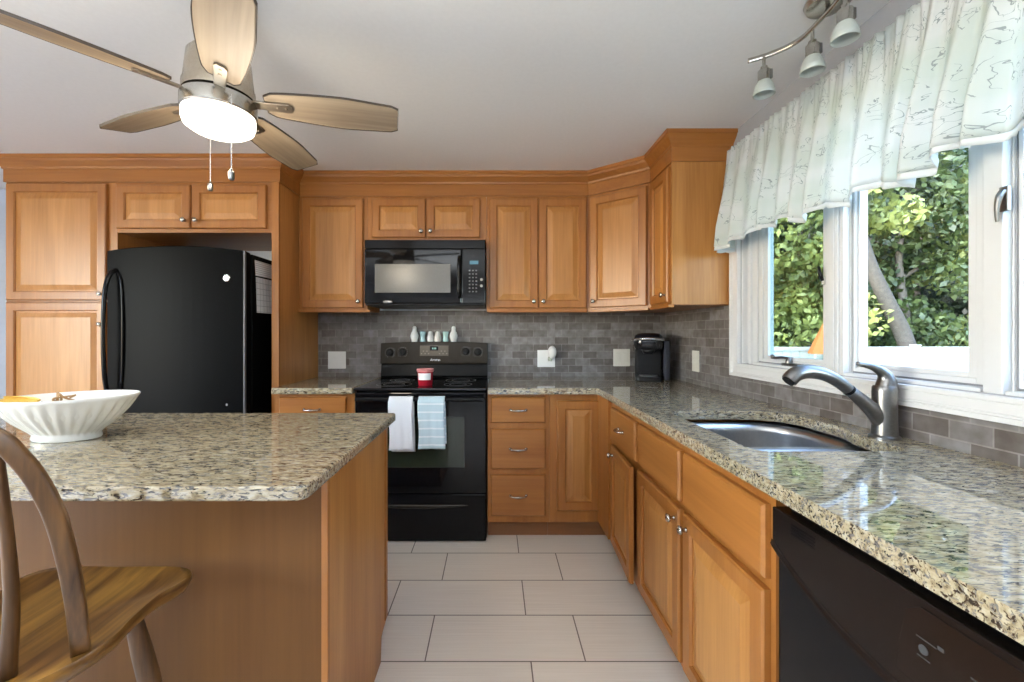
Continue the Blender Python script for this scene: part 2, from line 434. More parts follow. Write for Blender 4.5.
# ------------------------------------------------------------------ cabinet pieces
FB = (0, -1, 0)      # faces the camera (back run)
FR = (-1, 0, 0)      # faces left (right run)
def add_knob(parent, O, U, Nv, u, v, d=.02):
    O, U, Nv = Vector(O), Vector(U), Vector(Nv)
    c = O + U * u + Vector((0, 0, v)) + Nv * d
    mk('knob', lathe(BM(), [(.009, -.001), (.006, .003), (.005, .012), (.012, .016), (.0145, .021), (.012, .026), (0, .028)], c, 16, Nv), nickel, parent, smooth=True)
def add_pull(parent, O, U, Nv, u, v, d=.02, half=.045):
    O, U, Nv = Vector(O), Vector(U), Vector(Nv)
    c = O + U * u + Vector((0, 0, v)) + Nv * d; bm = BM()
    pts = catmull([c - U * half - Nv * .001, c - U * half * .93 + Nv * .016, c - U * half * .5 + Nv * .026, c + Nv * .028, c + U * half * .5 + Nv * .026, c + U * half * .93 + Nv * .016, c + U * half - Nv * .001], 5)
    tube(bm, pts, lerp_list([.0065, .0045, .004, .007, .004, .0045, .0065], len(pts)), 10)
    for s in (-1, 1): lathe(bm, [(.009, -.001), (.008, .004), (.004, .006)], c + U * (s * half), 12, Nv)
    mk('handle', bm, nickel, parent, smooth=True)
def add_door(parent, O, U, Nv, w, h, knob=None, mat=None, rail=.052, turn=0.0):
    mat = mat or woodZ
    d = mk('door', rects(BM(), O, U, Nv, w, h, [(0, .0005), (0, .015), (.005, .020), (rail - .006, .020), (rail, .013), (rail, .007)], cap_last=False), mat, parent)
    mk('panel', rects(BM(), O, U, Nv, w, h, [(rail - .004, .004), (rail - .004, .009), (rail + .008, .0095), (rail + .034, .0175), (rail + .037, .0185)]), woodP, d)
    if knob: add_knob(d, O, U, Nv, *knob)
    return d
def add_drawer(parent, O, U, Nv, w, h, pull=None, mat=None, knob=None, name='drawer'):
    d = mk(name, rects(BM(), O, U, Nv, w, h, [(0, .0005), (0, .013), (.006, .020)]), mat or woodX, parent)
    if pull: add_pull(d, O, U, Nv, *pull)
    if knob: add_knob(d, O, U, Nv, *knob)
    return d

YB, XR, XL, YF, ZC = 3.06, 1.235, -4.2, -3.6, 2.235      # room: back wall, right wall, left wall, rear wall, ceiling
CT, CB = .888, .853                                     # worktop top and underside

# ------------------------------------------------------------------ room shell
struct('floor', B(XL, XR + .2, YF, YB + .15, -.1, 0), floor_tile(), 'pale grey-beige linen-textured rectangular floor tiles in staggered rows', 'floor')
struct('ceiling', B(XL - .15, XR + .2, YF - .15, YB + .15, ZC, ZC + .15), paint_ceiling, 'flat pale grey painted ceiling', 'ceiling')
struct('wall_back', B(XL, XR, YB, YB + .15, 0, ZC), paint_light, 'pale blue-white back wall behind the cabinets', 'wall')
OY0, OY1, OZ0, OZ1 = .56, 2.125, 1.05, 2.03               # window opening
bm = BM(); X1 = XR + .15
box(bm, XR, X1, YF, OY0, 0, ZC); box(bm, XR, X1, OY1, YB + .15, 0, ZC); box(bm, XR, X1, OY0, OY1, 0, OZ0); box(bm, XR, X1, OY0, OY1, OZ1, ZC)
struct('wall_right', bm, paint_wall, 'grey painted right wall around the kitchen window', 'wall')
bm = BM(); box(bm, XL - .15, XL, YF, -1.6, 0, ZC); box(bm, XL - .15, XL, .8, YB + .15, 0, ZC); box(bm, XL - .15, XL, -1.6, .8, 0, .65); box(bm, XL - .15, XL, -1.6, .8, 2.05, ZC)
struct('wall_left', bm, paint_light, 'pale wall of the adjoining room on the left', 'wall')
bm = BM(); box(bm, XL - .15, XR + .2, YF - .15, YF, 0, ZC)
struct('wall_rear', bm, paint_light, 'plain pale wall behind the camera', 'wall')
# tiled backsplashes
bm = BM(); box(bm, -1.262, XR - .001, YB - .009, YB - .0005, CT - .02, 1.36)
struct('trim_1', bm, splash('slate_mosaic_back', 0), 'grey stone mosaic brick backsplash along the back wall', 'backsplash')
bm = BM(); XT = XR - .009
box(bm, XT, XR - .0005, -.6, YB - .0095, CT - .02, .984); box(bm, XT, XR - .0005, 2.187, YB - .0095, .984, 1.36)
struct('trim_2', bm, splash('slate_mosaic_side', 1), 'brown-grey stone mosaic brick backsplash on the window wall', 'backsplash')

# frieze and crown moulding swept along the cabinet fronts
def sweep(path, prof, closed_prof=True):
    bm = BM(); n = len(path); rows = []
    for i in range(n):
        p = Vector(path[i])
        ds = []
        if i > 0: ds.append((Vector(path[i]) - Vector(path[i - 1])).normalized())
        if i < n - 1: ds.append((Vector(path[i + 1]) - Vector(path[i])).normalized())
        ns = [Vector((d.y, -d.x)) for d in ds]
        m = ns[0] if len(ns) == 1 else (ns[0] + ns[1]).normalized()
        k = 1 / max(.3, m.dot(ns[0]))
        rows.append([bm.verts.new((p.x + m.x * o * k, p.y + m.y * o * k, z)) for o, z in prof])
    q = len(prof)
    for A, C in zip(rows, rows[1:]):
        for j in range(q): l = (j + 1) % q; bm.faces.new((A[j], A[l], C[l], C[j]))
    bm.faces.new(rows[0]); bm.faces.new(rows[-1][::-1])
    return bm
crown_path = [(-2.872, YB - .002), (-2.872, 2.50), (-1.262, 2.50), (-1.262, 2.755), (.612, 2.755), (.925, 2.50), (.925, 2.20), (XR - .002, 2.20)]
crown_prof = [(-.02, 2.087), (.007, 2.087), (.007, 2.160), (.012, 2.163), (.014, 2.174), (.024, 2.184), (.040, 2.200), (.046, 2.212), (.052, 2.215), (.052, 2.2345), (-.02, 2.2345)]
struct('trim_3', sweep(crown_path, crown_prof), woodX, 'maple frieze board and crown molding running above all cabinets', 'crown molding')

# ------------------------------------------------------------------ window: casing, frames, panes
bm = BM()
def casing_ring(bm, X, d0, y0, y1, z0, z1, w, steps):
    # steps: (inset from the outer edge, projection into the room)
    for (a, pa), (b, pb) in zip(steps, steps[1:]):
        box(bm, X - max(pa, pb), X, y0 + a, y0 + b, z0 + a, z1 - a)
        box(bm, X - max(pa, pb), X, y1 - b, y1 - a, z0 + a, z1 - a)
        box(bm, X - max(pa, pb), X, y0 + b, y1 - b, z0 + a, z0 + b)
        box(bm, X - max(pa, pb), X, y0 + b, y1 - b, z1 - b, z1 - a)
casing_ring(bm, XR - .0005, 0, OY0 - .062, OY1 + .062, OZ0 - .065, OZ1 + .062, .06, [(0, .026), (.014, .020), (.020, .015), (.048, .019), (.062, .012)])
struct('trim_4', bm, white_trim, 'white stepped window casing around the triple window', 'window casing', bevel=.002)
XS = 1.272
def window(nm_, y0, y1, label, screen, lever_y, crank, tn, tf, sn, sf):
    """tn/tf: frame width on the near / far side; sn/sf: sash stile width on the near / far side."""
    f = BM(); fz0, fz1 = OZ0, OZ1; xf = XS - .012
    if tn > .02: box(f, XR + .002, XS + .05, y0, y0 + tn, fz0, fz1)
    else: box(f, xf, XS + .05, y0, y0 + tn, fz0, fz1)
    if tf > .02:
        box(f, xf, XS + .05, y1 - tf, y1 - .012, fz0, fz1); box(f, XR + .002, XS + .05, y1 - .012, y1, fz0, fz1); box(f, xf - .012, xf, y1 - tf * .62, y1 - tf * .42, fz0, fz1)
    else: box(f, xf, XS + .05, y1 - tf, y1, fz0, fz1)
    box(f, XR + .002, XS + .05, y0 + tn, y1 - tf, fz0, fz0 + .010); box(f, xf, XS + .05, y0 + tn, y1 - tf, fz1 - .02, fz1)
    o = struct(nm_, f, vinyl, label, 'window', bevel=.002)
    g = BM(); e = .006
    a0, a1, b0, b1 = y0 + tn, y1 - tf, fz0 + .010, fz1 - .02
    x0, x1 = XS - .004, XS + .03
    box(g, x0, x1, a0, a0 + e, b0, b1); box(g, x0, x1, a1 - e, a1, b0, b1); box(g, x0, x1, a0 + e, a1 - e, b0, b0 + e); box(g, x0, x1, a0 + e, a1 - e, b1 - e, b1)
    mk('gasket', g, gasket, o)
    a0 += e; a1 -= e; b0 += e; b1 -= e; s = .030; h = BM()
    for (p0, p1, x0, x1) in ((0, .5, XS - .008, XS + .03), (.5, 1, XS, XS + .028)):
        box(h, x0, x1, a0 + p0 * sn, a0 + p1 * sn, b0 + p0 * s, b1 - p0 * s); box(h, x0, x1, a1 - p1 * sf, a1 - p0 * sf, b0 + p0 * s, b1 - p0 * s)
        box(h, x0, x1, a0 + p1 * sn, a1 - p1 * sf, b0 + p0 * s, b0 + p1 * s); box(h, x0, x1, a0 + p1 * sn, a1 - p1 * sf, b1 - p1 * s, b1 - p0 * s)
    sh = mk('sash', h, vinyl, o, bevel=.0015)
    p = B(XS + .010, XS + .014, a0 + sn - .003, a1 - sf + .003, b0 + s - .003, b1 - s + .003)
    mk('pane', p, pane_screen if screen else pane_clear, sh)
    if lever_y is not None:
        l = BM(); zc = 1.515; xl = XR + .003
        box(l, xl - .004, xl + .006, lever_y - .009, lever_y + .009, zc - .02, zc + .04)
        tube(l, catmull([(xl - .004, lever_y, zc + .03), (xl - .014, lever_y, zc + .015), (xl - .017, lever_y + .002, zc - .012), (xl - .014, lever_y + .004, zc - .045)], 5), lerp_list([.007, .007, .005, .003], 16), 10)
        mk('lever', l, chrome_d, o, bevel=.0015)
    if crank:
        l = BM(); yc = 1.79 if y0 > 1.5 else (y0 + y1) / 2; zc = OZ0 + .010
        prism(l, [(XR + .006, yc - .05), (XR + .030, yc - .055), (XR + .034, yc + .055), (XR + .006, yc + .045)], 'z', zc, zc + .012)
        lathe(l, [(.013, 0), (.013, .012), (.010, .02), (.006, .028), (0, .03)], (XR + .018, yc + .015, zc + .008), 16)
        tube(l, catmull([(XR + .018, yc + .015, zc + .032), (XR + .012, yc + .05, zc + .034), (XR + .008, yc + .085, zc + .03), (XR + .008, yc + .105, zc + .03)], 5), [.006] * 16, 8)
        lathe(l, [(0, 0), (.008, .002), (.009, .014), (.007, .02), (0, .021)], (XR + .008, yc + .105, zc + .024), 12)
        mk('crank', l, chrome_d, o, smooth=False)
    return o
window('window_1', 1.587, OY1, 'white casement window nearest the corner, with a fold-down crank', True, None, True, .004, .09, .046, .055)
window('window_2', 1.078, 1.506, 'middle white window with a clear pane above the faucet', False, None, False, .004, .004, .052, .018)
window('window_3', OY0, 1.034, 'white casement window at the right end of the row, with a lock lever', False, 1.030, True, .09, .004, .05, .018)
bm = BM(); box(bm, XR + .003, XS + .05, 1.5065, 1.5865, OZ0, OZ1); box(bm, XR - .004, XR + .0025, 1.522, 1.566, OZ0, OZ1); box(bm, XR - .009, XR - .0045, 1.535, 1.553, OZ0, OZ1)
box(bm, XR + .003, XS + .05, 1.0345, 1.0775, OZ0, OZ1)
struct('trim_5', bm, vinyl, 'white mullion posts between the three windows', 'mullion', bevel=.003)
lev = thing('window_lock', (XS - .009, 1.645, 1.40), 'small lock lever on the right stile of the corner casement window', 'lock')
l = BM(); box(l, XS - .014, XS - .0085, 1.620, 1.634, 1.385, 1.415)
mk('plate', l, white_pl, lev, bevel=.002)
l = BM(); tube(l, [(XS - .014, 1.627, 1.40), (XS - .024, 1.629, 1.43), (XS - .026, 1.631, 1.455)], [.007, .006, .005], 8)
mk('lever', l, black_plastic, lev, smooth=True)

# ------------------------------------------------------------------ tall cabinets and fridge
PX0, PX1, FX1 = -2.868, -2.215, -1.305
c = thing('pantry_cabinet', (-2.54, 2.78, 0), 'tall maple pantry cabinet with two stacked doors left of the refrigerator', 'cabinet')
bm = BM(); box(bm, PX0, PX1, 2.50, YB - .002, .11, 2.086); mk('body', bm, woodZ, c)
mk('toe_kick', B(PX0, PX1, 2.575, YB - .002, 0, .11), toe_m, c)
s = 2.48 / 425
add_door(c, (-2.853, 2.50, 1.392), (1, 0, 0), FB, .585, .682, (.565, .035))
add_door(c, (-2.853, 2.50, .13), (1, 0, 0), FB, .585, 1.25, (.565, 1.12))
c = thing('fridge_cabinet', (-1.76, 2.78, 1.79), 'maple cabinet with two wide low doors above the refrigerator', 'cabinet')
mk('body', B(PX1 + .001, FX1 - .001, 2.50, YB - .002, 1.79, 2.086), woodX, c)
add_door(c, (-2.213 + .003, 2.50, 1.812), (1, 0, 0), FB, .434, .255, (.405, .045))
add_door(c, (-1.768, 2.50, 1.812), (1, 0, 0), FB, .435, .255, (.032, .045))
c = thing('tall_divider', (-1.284, 2.78, 0), 'tall maple end panel on the right side of the refrigerator', 'divider')
mk('side_panel', B(FX1, -1.2655, 2.515, YB - .002, 0, 2.086), woodP, c)
mk('stile', B(FX1 - .0005, -1.264, 2.495, 2.5145, 0, 2.086), woodZ, c)

# refrigerator
fx0, fx1, fyf = -2.172, -1.396, 2.355
c = thing('refrigerator', ((fx0 + fx1) / 2, 2.7, 0), 'black textured refrigerator standing between the pantry and the end panel', 'refrigerator')
mk('body', B(fx0 + .004, fx1, 2.455, 3.03, .02, 1.655), black_tex, c, bevel=.006)
def bow(u): return 1 - (2 * u - 1) ** 2
def fr_door(z0, z1, arch, name):
    bm = BM(); n = 14; lo, hi = [], []
    for i in range(n + 1):
        u = i / n; x = fx0 + (fx1 - fx0) * u; y = fyf + .028 * (1 - bow(u)); lo.append((x, y)); hi.append(z1 + arch * bow(u))
    fl = [bm.verts.new((x, y, z0)) for x, y in lo]; ft = [bm.verts.new((x, y, h)) for (x, y), h in zip(lo, hi)]
    bl = [bm.verts.new((x, 2.44, z0)) for x, y in lo]; bt = [bm.verts.new((x, 2.44, h - .004)) for (x, y), h in zip(lo, hi)]
    for i in range(n):
        bm.faces.new((fl[i], fl[i + 1], ft[i + 1], ft[i])); bm.faces.new((bl[i], bt[i], bt[i + 1], bl[i + 1]))
        bm.faces.new((ft[i], ft[i + 1], bt[i + 1], bt[i])); bm.faces.new((fl[i], bl[i], bl[i + 1], fl[i + 1]))
    bm.faces.new((fl[0], ft[0], bt[0], bl[0])); bm.faces.new((fl[n], bl[n], bt[n], ft[n]))
    return mk(name, bm, black_tex, c, bevel=.006)
fd = fr_door(.63, 1.662, .022, 'door'); fz = fr_door(.06, .62, 0, 'freezer_drawer')
bm = BM(); box(bm, fx1 - .008, fx1 + .0015, 2.378, 2.394, .64, 1.662); mk('edge_trim', bm, plain('edge_strip', (.10, .10, .11), .3), fd, bevel=.002)
bm = BM(); hx = fx0 + .045
pts = catmull([(hx + .02, fyf + .022, 1.552), (hx + .004, fyf - .006, 1.525), (hx - .008, fyf - .024, 1.42), (hx - .012, fyf - .030, 1.2), (hx - .008, fyf - .024, .95), (hx + .004, fyf - .006, .84), (hx + .02, fyf + .022, .81)], 6)
tube(bm, pts, lerp_list([.014, .014, .012, .011, .012, .014, .014], len(pts)), 12, (1, .8), up=(0, 1, 0)); mk('handle', bm, black, fd, smooth=True)
bm = BM(); pts = catmull([(hx + .02, fyf + .020, 1.555), (hx + .052, fyf + .012, 1.47), (hx + .062, fyf + .008, 1.2), (hx + .052, fyf + .012, .9), (hx + .02, fyf + .020, .80)], 6)
tube(bm, pts, .006, 8); mk('handle_surround', bm, black, fd, smooth=True)
bx, bz = -1.493, 1.507
bm = BM(); lathe(bm, [(.020, 0), (.020, .004), (.017, .006), (0, .0062)], (bx, fyf + .019, bz), 24, FB); mk('badge', bm, badge, fd)
bm = BM()
for dx, dz in ((-.005, .002), (.005, -.002)): tube(bm, [(bx + dx + .005 * math.cos(a * .524), fyf + .0125, bz + dz + .007 * math.sin(a * .524)) for a in range(12)], .0011, 6, closed=True)
mk('badge_emblem', bm, mark_grey, fd)
bm = BM(); lathe(bm, [(.007, 0), (.007, .003), (0, .004)], (bx, fyf + .019, .80), 16, FB); mk('lower_badge', bm, mark_grey, fd)
def paper_mat(name, cell):
    m, t, p = nm(name); g = N(t, 'NewGeometry'); sx = N(t, 'SeparateXYZ'); t.links.new(g.outputs['Position'], sx.inputs[0])
    cb = N(t, 'CombineXYZ'); t.links.new(sx.outputs[1], cb.inputs[0]); t.links.new(sx.outputs[2], cb.inputs[1])
    b = N(t, 'TexBrick'); b.offset = 0; setin(b, Scale=1, Mortar_Size=.0014, Brick_Width=cell[0], Row_Height=cell[1])
    b.inputs['Color1'].default_value = (.74, .76, .80, 1); b.inputs['Color2'].default_value = (.70, .73, .79, 1); b.inputs['Mortar'].default_value = (.36, .38, .44, 1)
    t.links.new(cb.outputs[0], b.inputs['Vector']); t.links.new(b.outputs[0], p.inputs['Base Color']); p.inputs['Roughness'].default_value = .8; return m
def sheet(name, y0, y1, z0, z1, mat, label, cat):
    def f(u, v): return (fx1 + .003 + .012 * math.sin(u * 2.6) * (1 - v) , y0 + (y1 - y0) * u + .01 * (1 - v), z0 + (z1 - z0) * v)
    o = mk(name, grid_surface(f, 8, 8), mat, solid=.0012, recalc=False); tag(o, label, cat)
    return o
sheet('paper_sheet', 2.475, 2.70, 1.535, 1.625, paper_mat('note_lines', (.3, .012)), 'upper printed white sheet stuck on the side of the refrigerator', 'paper')
sheet('calendar', 2.487, 2.72, 1.32, 1.528, paper_mat('calendar_grid', (.032, .034)), 'lower white grid calendar sheet on the side of the refrigerator', 'calendar')

# ------------------------------------------------------------------ upper cabinets
UZ0, UZ1, YU = 1.345, 2.086, 2.755
DH, DZ = .705, 1.362
UG = 'wall cabinets under the crown molding'
def upper(name, x0, x1, z0, label, doors):
    c = thing(name, ((x0 + x1) / 2, 2.9, z0), label, 'cabinet', UG)
    mk('body', B(x0, x1, YU, YB - .002, z0, UZ1), woodZ, c)
    for (a, b, zz0, zz1, kn) in doors: add_door(c, (a, YU, zz0), (1, 0, 0), FB, b - a, zz1 - zz0, kn)
    return c
c = upper('wall_cabinet', -1.2625, -.822, UZ0, 'single-door maple wall cabinet between the end panel and the microwave', [(-1.238, -.845, DZ, DZ + DH, (.365, .04))])
mk('light_rail', B(-1.2625, -.80, YU - .018, YU + .01, UZ0 - .012, UZ0 + .004), woodX, c, bevel=.003)
upper('microwave_cabinet', -.8205, -.0505, 1.7995, 'short two-door maple wall cabinet above the microwave', [(-.788, -.442, 1.815, 2.067, (.32, .038)), (-.434, -.09, 1.815, 2.067, (.026, .038))])
c = upper('wall_cabinet', -.049, .604, UZ0, 'two-door maple wall cabinet right of the microwave', [(-.030, .283, DZ, DZ + DH, (.285, .04)), (.2885, .596, DZ, DZ + DH, (.028, .04))])
mk('light_rail', B(-.045, .600, YU - .018, YU + .01, UZ0 - .012, UZ0 + .004), woodX, c, bevel=.003)
# diagonal corner unit
c = thing('corner_wall_cabinet', (.95, 2.8, UZ0), 'diagonal single-door maple wall cabinet in the corner above the coffee maker', 'cabinet', UG)
A, C2 = Vector((.612, 2.755, 0)), Vector((.925, 2.50, 0)); Ud = (C2 - A).normalized(); Nd = Vector((Ud.y, -Ud.x, 0)); Ld = (C2 - A).length
bm = BM(); prism(bm, [(.6055, 2.757), (.612, 2.755), (.925, 2.502), (XT - .001, 2.502), (XT - .001, YB - .011), (.6055, YB - .011)], 'z', UZ0, UZ1); mk('body', bm, woodZ, c)
add_door(c, Vector((A.x, A.y, DZ)) + Ud * .018, Ud, Nd, Ld - .04, DH, (.03, .04))
bm = BM(); prism(bm, [tuple((A + Nd * .018 + Ud * .008).xy), tuple((C2 + Nd * .018 - Ud * .012).xy), tuple((C2 - Nd * .01 - Ud * .012).xy), tuple((A - Nd * .01 + Ud * .008).xy)], 'z', UZ0 - .012, UZ0 + .004)
mk('light_rail', bm, woodX, c, bevel=.003)
c = thing('side_wall_cabinet', (1.08, 2.35, UZ0), 'narrow maple wall cabinet on the window wall with a plain end panel', 'cabinet', UG)
mk('body', B(.925, XT - .001, 2.212, 2.5005, UZ0, UZ1), woodZ, c)
mk('end_panel', B(.921, XT - .001, 2.200, 2.2115, UZ0 + .004, UZ1), woodP, c)
add_door(c, (.925, 2.478, DZ), (0, -1, 0), FR, .250, DH, (.222, .04))
mk('light_rail', B(.905, .935, 2.204, 2.47, UZ0 - .012, UZ0 + .004), woodY, c, bevel=.003)

# ------------------------------------------------------------------ base cabinets
BG = 'base cabinets under the granite worktops'
YBF, XBF = 2.45, .615
def base_body(c, x0, x1, y0, y1, toe):
    mk('body', B(x0, x1, y0, y1, .11, CB - .0005), woodZ if toe == 'y' else woodZ, c)
    if toe == 'y': mk('toe_kick', B(x0, x1, y0 + .075, y1, 0, .1095), toe_m, c)
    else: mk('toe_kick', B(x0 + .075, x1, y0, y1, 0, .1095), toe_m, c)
c = thing('base_cabinet', (-1.03, 2.75, 0), 'narrow maple base cabinet between the end panel and the range', 'cabinet', BG)
base_body(c, -1.2635, -.803, YBF, YB - .01, 'y')
add_drawer(c, (-1.232, YBF, .69), (1, 0, 0), FB, .385, .143, (.19, .072))
add_door(c, (-1.232, YBF, .13), (1, 0, 0), FB, .385, .535, (.355, .49))
c = thing('drawer_cabinet', (.135, 2.75, 0), 'maple base cabinet with three drawers right of the range', 'cabinet', BG)
base_body(c, -.036, .318, YBF, YB - .01, 'y')
for z0, z1 in ((.686, .832), (.420, .652), (.150, .388)):
    add_drawer(c, (-.017, YBF, z0), (1, 0, 0), FB, .312, z1 - z0, (.156, (z1 - z0) * .5))
c = thing('corner_base_cabinet', (.65, 2.75, 0), 'maple corner base cabinet with one full-height door', 'cabinet', BG)
bm = BM(); prism(bm, [(.319, YBF), (XBF, YBF), (XBF, 2.215), (XT - .001, 2.215), (XT - .001, YB - .01), (.319, YB - .01)], 'z', .11, CB - .0005); mk('body', bm, woodZ, c)
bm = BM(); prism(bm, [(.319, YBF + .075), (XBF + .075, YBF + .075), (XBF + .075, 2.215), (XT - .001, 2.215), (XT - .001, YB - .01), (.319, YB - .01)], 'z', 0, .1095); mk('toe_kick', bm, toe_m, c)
add_door(c, (.362, YBF, .182), (1, 0, 0), FB, .245, .63)
mk('filler', B(XBF - .018, XBF - .0005, 2.222, YBF - .0005, .12, CB - .004), woodZ, c)
# right run
c = thing('waste_cabinet', (.9, 2.0, 0), 'maple base cabinet with one drawer and a door standing slightly ajar', 'cabinet', BG)
base_body(c, XBF, XT - .001, 1.782, 2.2145, 'x')
add_drawer(c, (XBF, 2.175, .655), (0, -1, 0), FR, .372, .165, (.18, .085, .02, .035), mat=woodY)
d = add_door(c, (0, 0, 0), (0, -1, 0), FR, .372, .495, (.06, .455))
d.location = Vector((XBF - .001, 2.175, .135)) - wl(c); 
# the door mesh was built about the world origin: undo the parent offset, then swing on the far edge
for ob in [d] + list(d.children):
    for v in ob.data.vertices: v.co += wl(c)
d.rotation_euler = (0, 0, R(-3.2))
c = thing('sink_cabinet', (.9, 1.35, 0), 'wide maple sink base cabinet with two false drawer fronts and two doors', 'cabinet', BG)
# open-topped carcass so the bowls hang inside it
bm = BM(); box(bm, XBF, XBF + .02, .927, 1.7815, .11, CB - .0005); box(bm, XBF + .02, XT - .001, 1.763, 1.7815, .11, CB - .0005); box(bm, XBF + .02, XT - .001, .927, .945, .11, CB - .0005)
box(bm, XBF + .02, XT - .001, .945, 1.763, .11, .13); box(bm, XT - .012, XT - .001, .945, 1.763, .13, .80); mk('body', bm, woodZ, c)
mk('toe_kick', B(XBF + .075, XT - .001, .927, 1.7815, 0, .1095), toe_m, c)
for k, (y1, y0) in enumerate(((1.768, 1.373), (1.345, .928 + .015))):
    add_drawer(c, (XBF, y1, .655), (0, -1, 0), FR, y1 - y0, .165, mat=woodY, name='false_front')
    add_door(c, (XBF, y1, .135), (0, -1, 0), FR, y1 - y0, .495, ((y1 - y0 - .03) if k == 0 else .03, .455))
c = thing('end_base_cabinet', (.9, -.15, 0), 'maple base cabinet past the dishwasher under the near end of the worktop', 'cabinet', BG)
base_body(c, XBF, XT - .001, -.6, .298, 'x')
add_drawer(c, (XBF, .27, .655), (0, -1, 0), FR, .84, .165, mat=woodY, pull=(.42, .085))
add_door(c, (XBF, .27, .135), (0, -1, 0), FR, .415, .495, (.385, .455)); add_door(c, (XBF, -.155, .135), (0, -1, 0), FR, .415, .495, (.03, .455))

# dishwasher
dy0, dy1 = .302, .922
c = thing('dishwasher', (.9, .61, 0), 'black dishwasher under the right worktop, nearest the camera', 'dishwasher')
mk('tub', B(.645, XT - .003, dy0, dy1, .09, CB - .012), black_plastic, c)
mk('kick_plate', B(.66, .70, dy0, dy1, 0, .0895), black_plastic, c)
bm = BM(); n = 20; DX = .603
def sag(u): return .735 - .075 * (1 - abs(2 * u - 1) ** 2.2)
pl = [(dy1 - (dy1 - dy0) * i / n, sag(i / n)) for i in range(n + 1)]
prism(bm, pl + [(dy0, CB - .028), (dy1, CB - .028)], 'x', DX, .644); cp = mk('control_panel', bm, dark_brown, c, bevel=.003)
bm = BM(); prism(bm, [(a, b - .0035) for a, b in pl] + [(dy0, .10), (dy1, .10)], 'x', DX + .014, .644); mk('door', bm, black, c, bevel=.002)
bm = BM(); lw = [(a, b) for a, b in pl]
for i in range(n):
    (a0, b0), (a1, b1) = lw[i], lw[i + 1]
    k0 = .018 * math.sin(math.pi * i / n); k1 = .018 * math.sin(math.pi * (i + 1) / n)
    vs = [bm.verts.new(q) for q in ((DX - .0006, a0, b0 + .002), (DX - .0006, a1, b1 + .002), (DX - .004 - k1 * .4, a1, b1 + .010), (DX - .004 - k0 * .4, a0, b0 + .010))]
    vt = [bm.verts.new(q) for q in ((DX - .0006, a0, b0 + .02), (DX - .0006, a1, b1 + .02))]
    bm.faces.new(vs); bm.faces.new((vs[3], vs[2], vt[1], vt[0]))
bmesh.ops.remove_doubles(bm, verts=bm.verts, dist=.0002)
mk('handle_lip', bm, dark_brown, cp, smooth=True)
bm = BM()
for k in range(4): box(bm, DX - .0012, DX + .001, .80 + .0, .862, .792 + k * .006, .795 + k * .006)
mk('vent', bm, black, cp)
bm = BM(); prism(bm, [(.636, .700), (.632, .74), (.62, .80), (.60, .814), (.36, .814), (.34, .80), (.33, .74), (.335, .70)], 'x', DX - .0022, DX + .001); mk('control_pod', bm, plain('pod_gloss', (.013, .008, .006), .18, spec=.3), cp, bevel=.001)
bm = BM(); XM = DX - .003
for (a, b, z, h) in ((.604, .577, .7705, .0016), (.575, .567, .772, .005), (.603, .585, .7445, .0016), (.535, .522, .765, .002)):
    box(bm, XM, XM + .001, b, a, z, z + h)
mk('lettering', bm, plain('faint_grey', (.055, .055, .055), .6, spec=.1), cp)
for by_, bz_ in ((.594, .757), (.528, .75)): mk('button', lathe(BM(), [(.0065, 0), (.0065, .0015), (0, .002)], (DX - .002, by_, bz_), 16, FR), plain('faint_grey', (.055, .055, .055), .6, spec=.1), cp)

# ------------------------------------------------------------------ worktops
CG = 'granite worktops'
c = mk('worktop', B(-1.272, -.802, 2.402, YB - .0095, CB, CT), GRANITE, bevel=.007, segs=3)
# keep clear of the end panel
tag(c, 'short piece of speckled granite worktop left of the range', 'worktop', CG)
for v in c.data.vertices:
    if v.co.x < -1.2: v.co.x = -1.2625
outer = [(-.036, 2.402), (.575, 2.402), (.588, 2.389), (.588, -.6), (XT - .001, -.6), (XT - .001, YB - .0105), (-.036, YB - .0105)]
def rnd_poly(pts, rads, n=8):
    out = []; m = len(pts)
    for i in range(m):
        p = Vector(pts[i]); a = (Vector(pts[i - 1]) - p); b = (Vector(pts[(i + 1) % m]) - p); r = rads[i]
        if r <= 0: out.append(tuple(p)); continue
        la, lb = min(r, a.length * .49), min(r, b.length * .49); s_, e_ = p + a.normalized() * la, p + b.normalized() * lb
        for k in range(n + 1):
            t = k / n; out.append(tuple((1 - t) ** 2 * s_ + 2 * t * (1 - t) * p + t * t * e_))
    return out
hole = rnd_poly([(.69, 1.12), (.69, 1.345), (.69, 1.705), (1.14, 1.705), (1.155, 1.40), (1.118, 1.325), (1.108, 1.12)], [.05, 0, .07, .20, .06, .012, .05])
def holed(outer, hole, z0, z1):
    bm = BM()
    def loop(pts, z): 
        vs = [bm.verts.new((x, y, z)) for x, y in pts]
        return vs, [bm.edges.new((vs[i], vs[(i + 1) % len(vs)])) for i in range(len(vs))]
    vo, eo = loop(outer, z1); vh, eh = loop(hole, z1)
    bmesh.ops.triangle_fill(bm, use_beauty=True, use_dissolve=False, edges=eo + eh)
    top = list(bm.faces)
    lo = {v: bm.verts.new((v.co.x, v.co.y, z0)) for v in vo + vh}
    for f in top: bm.faces.new([lo[v] for v in reversed(f.verts)])
    for L in (vo, vh):
        for i in range(len(L)):
            a, b = L[i], L[(i + 1) % len(L)]; bm.faces.new((a, b, lo[b], lo[a]))
    return bm
c = mk('worktop', holed(outer, hole, CB, CT), GRANITE, bevel=.006, segs=3)
tag(c, 'long L-shaped speckled granite worktop with the sink cut-out under the window', 'worktop', CG)

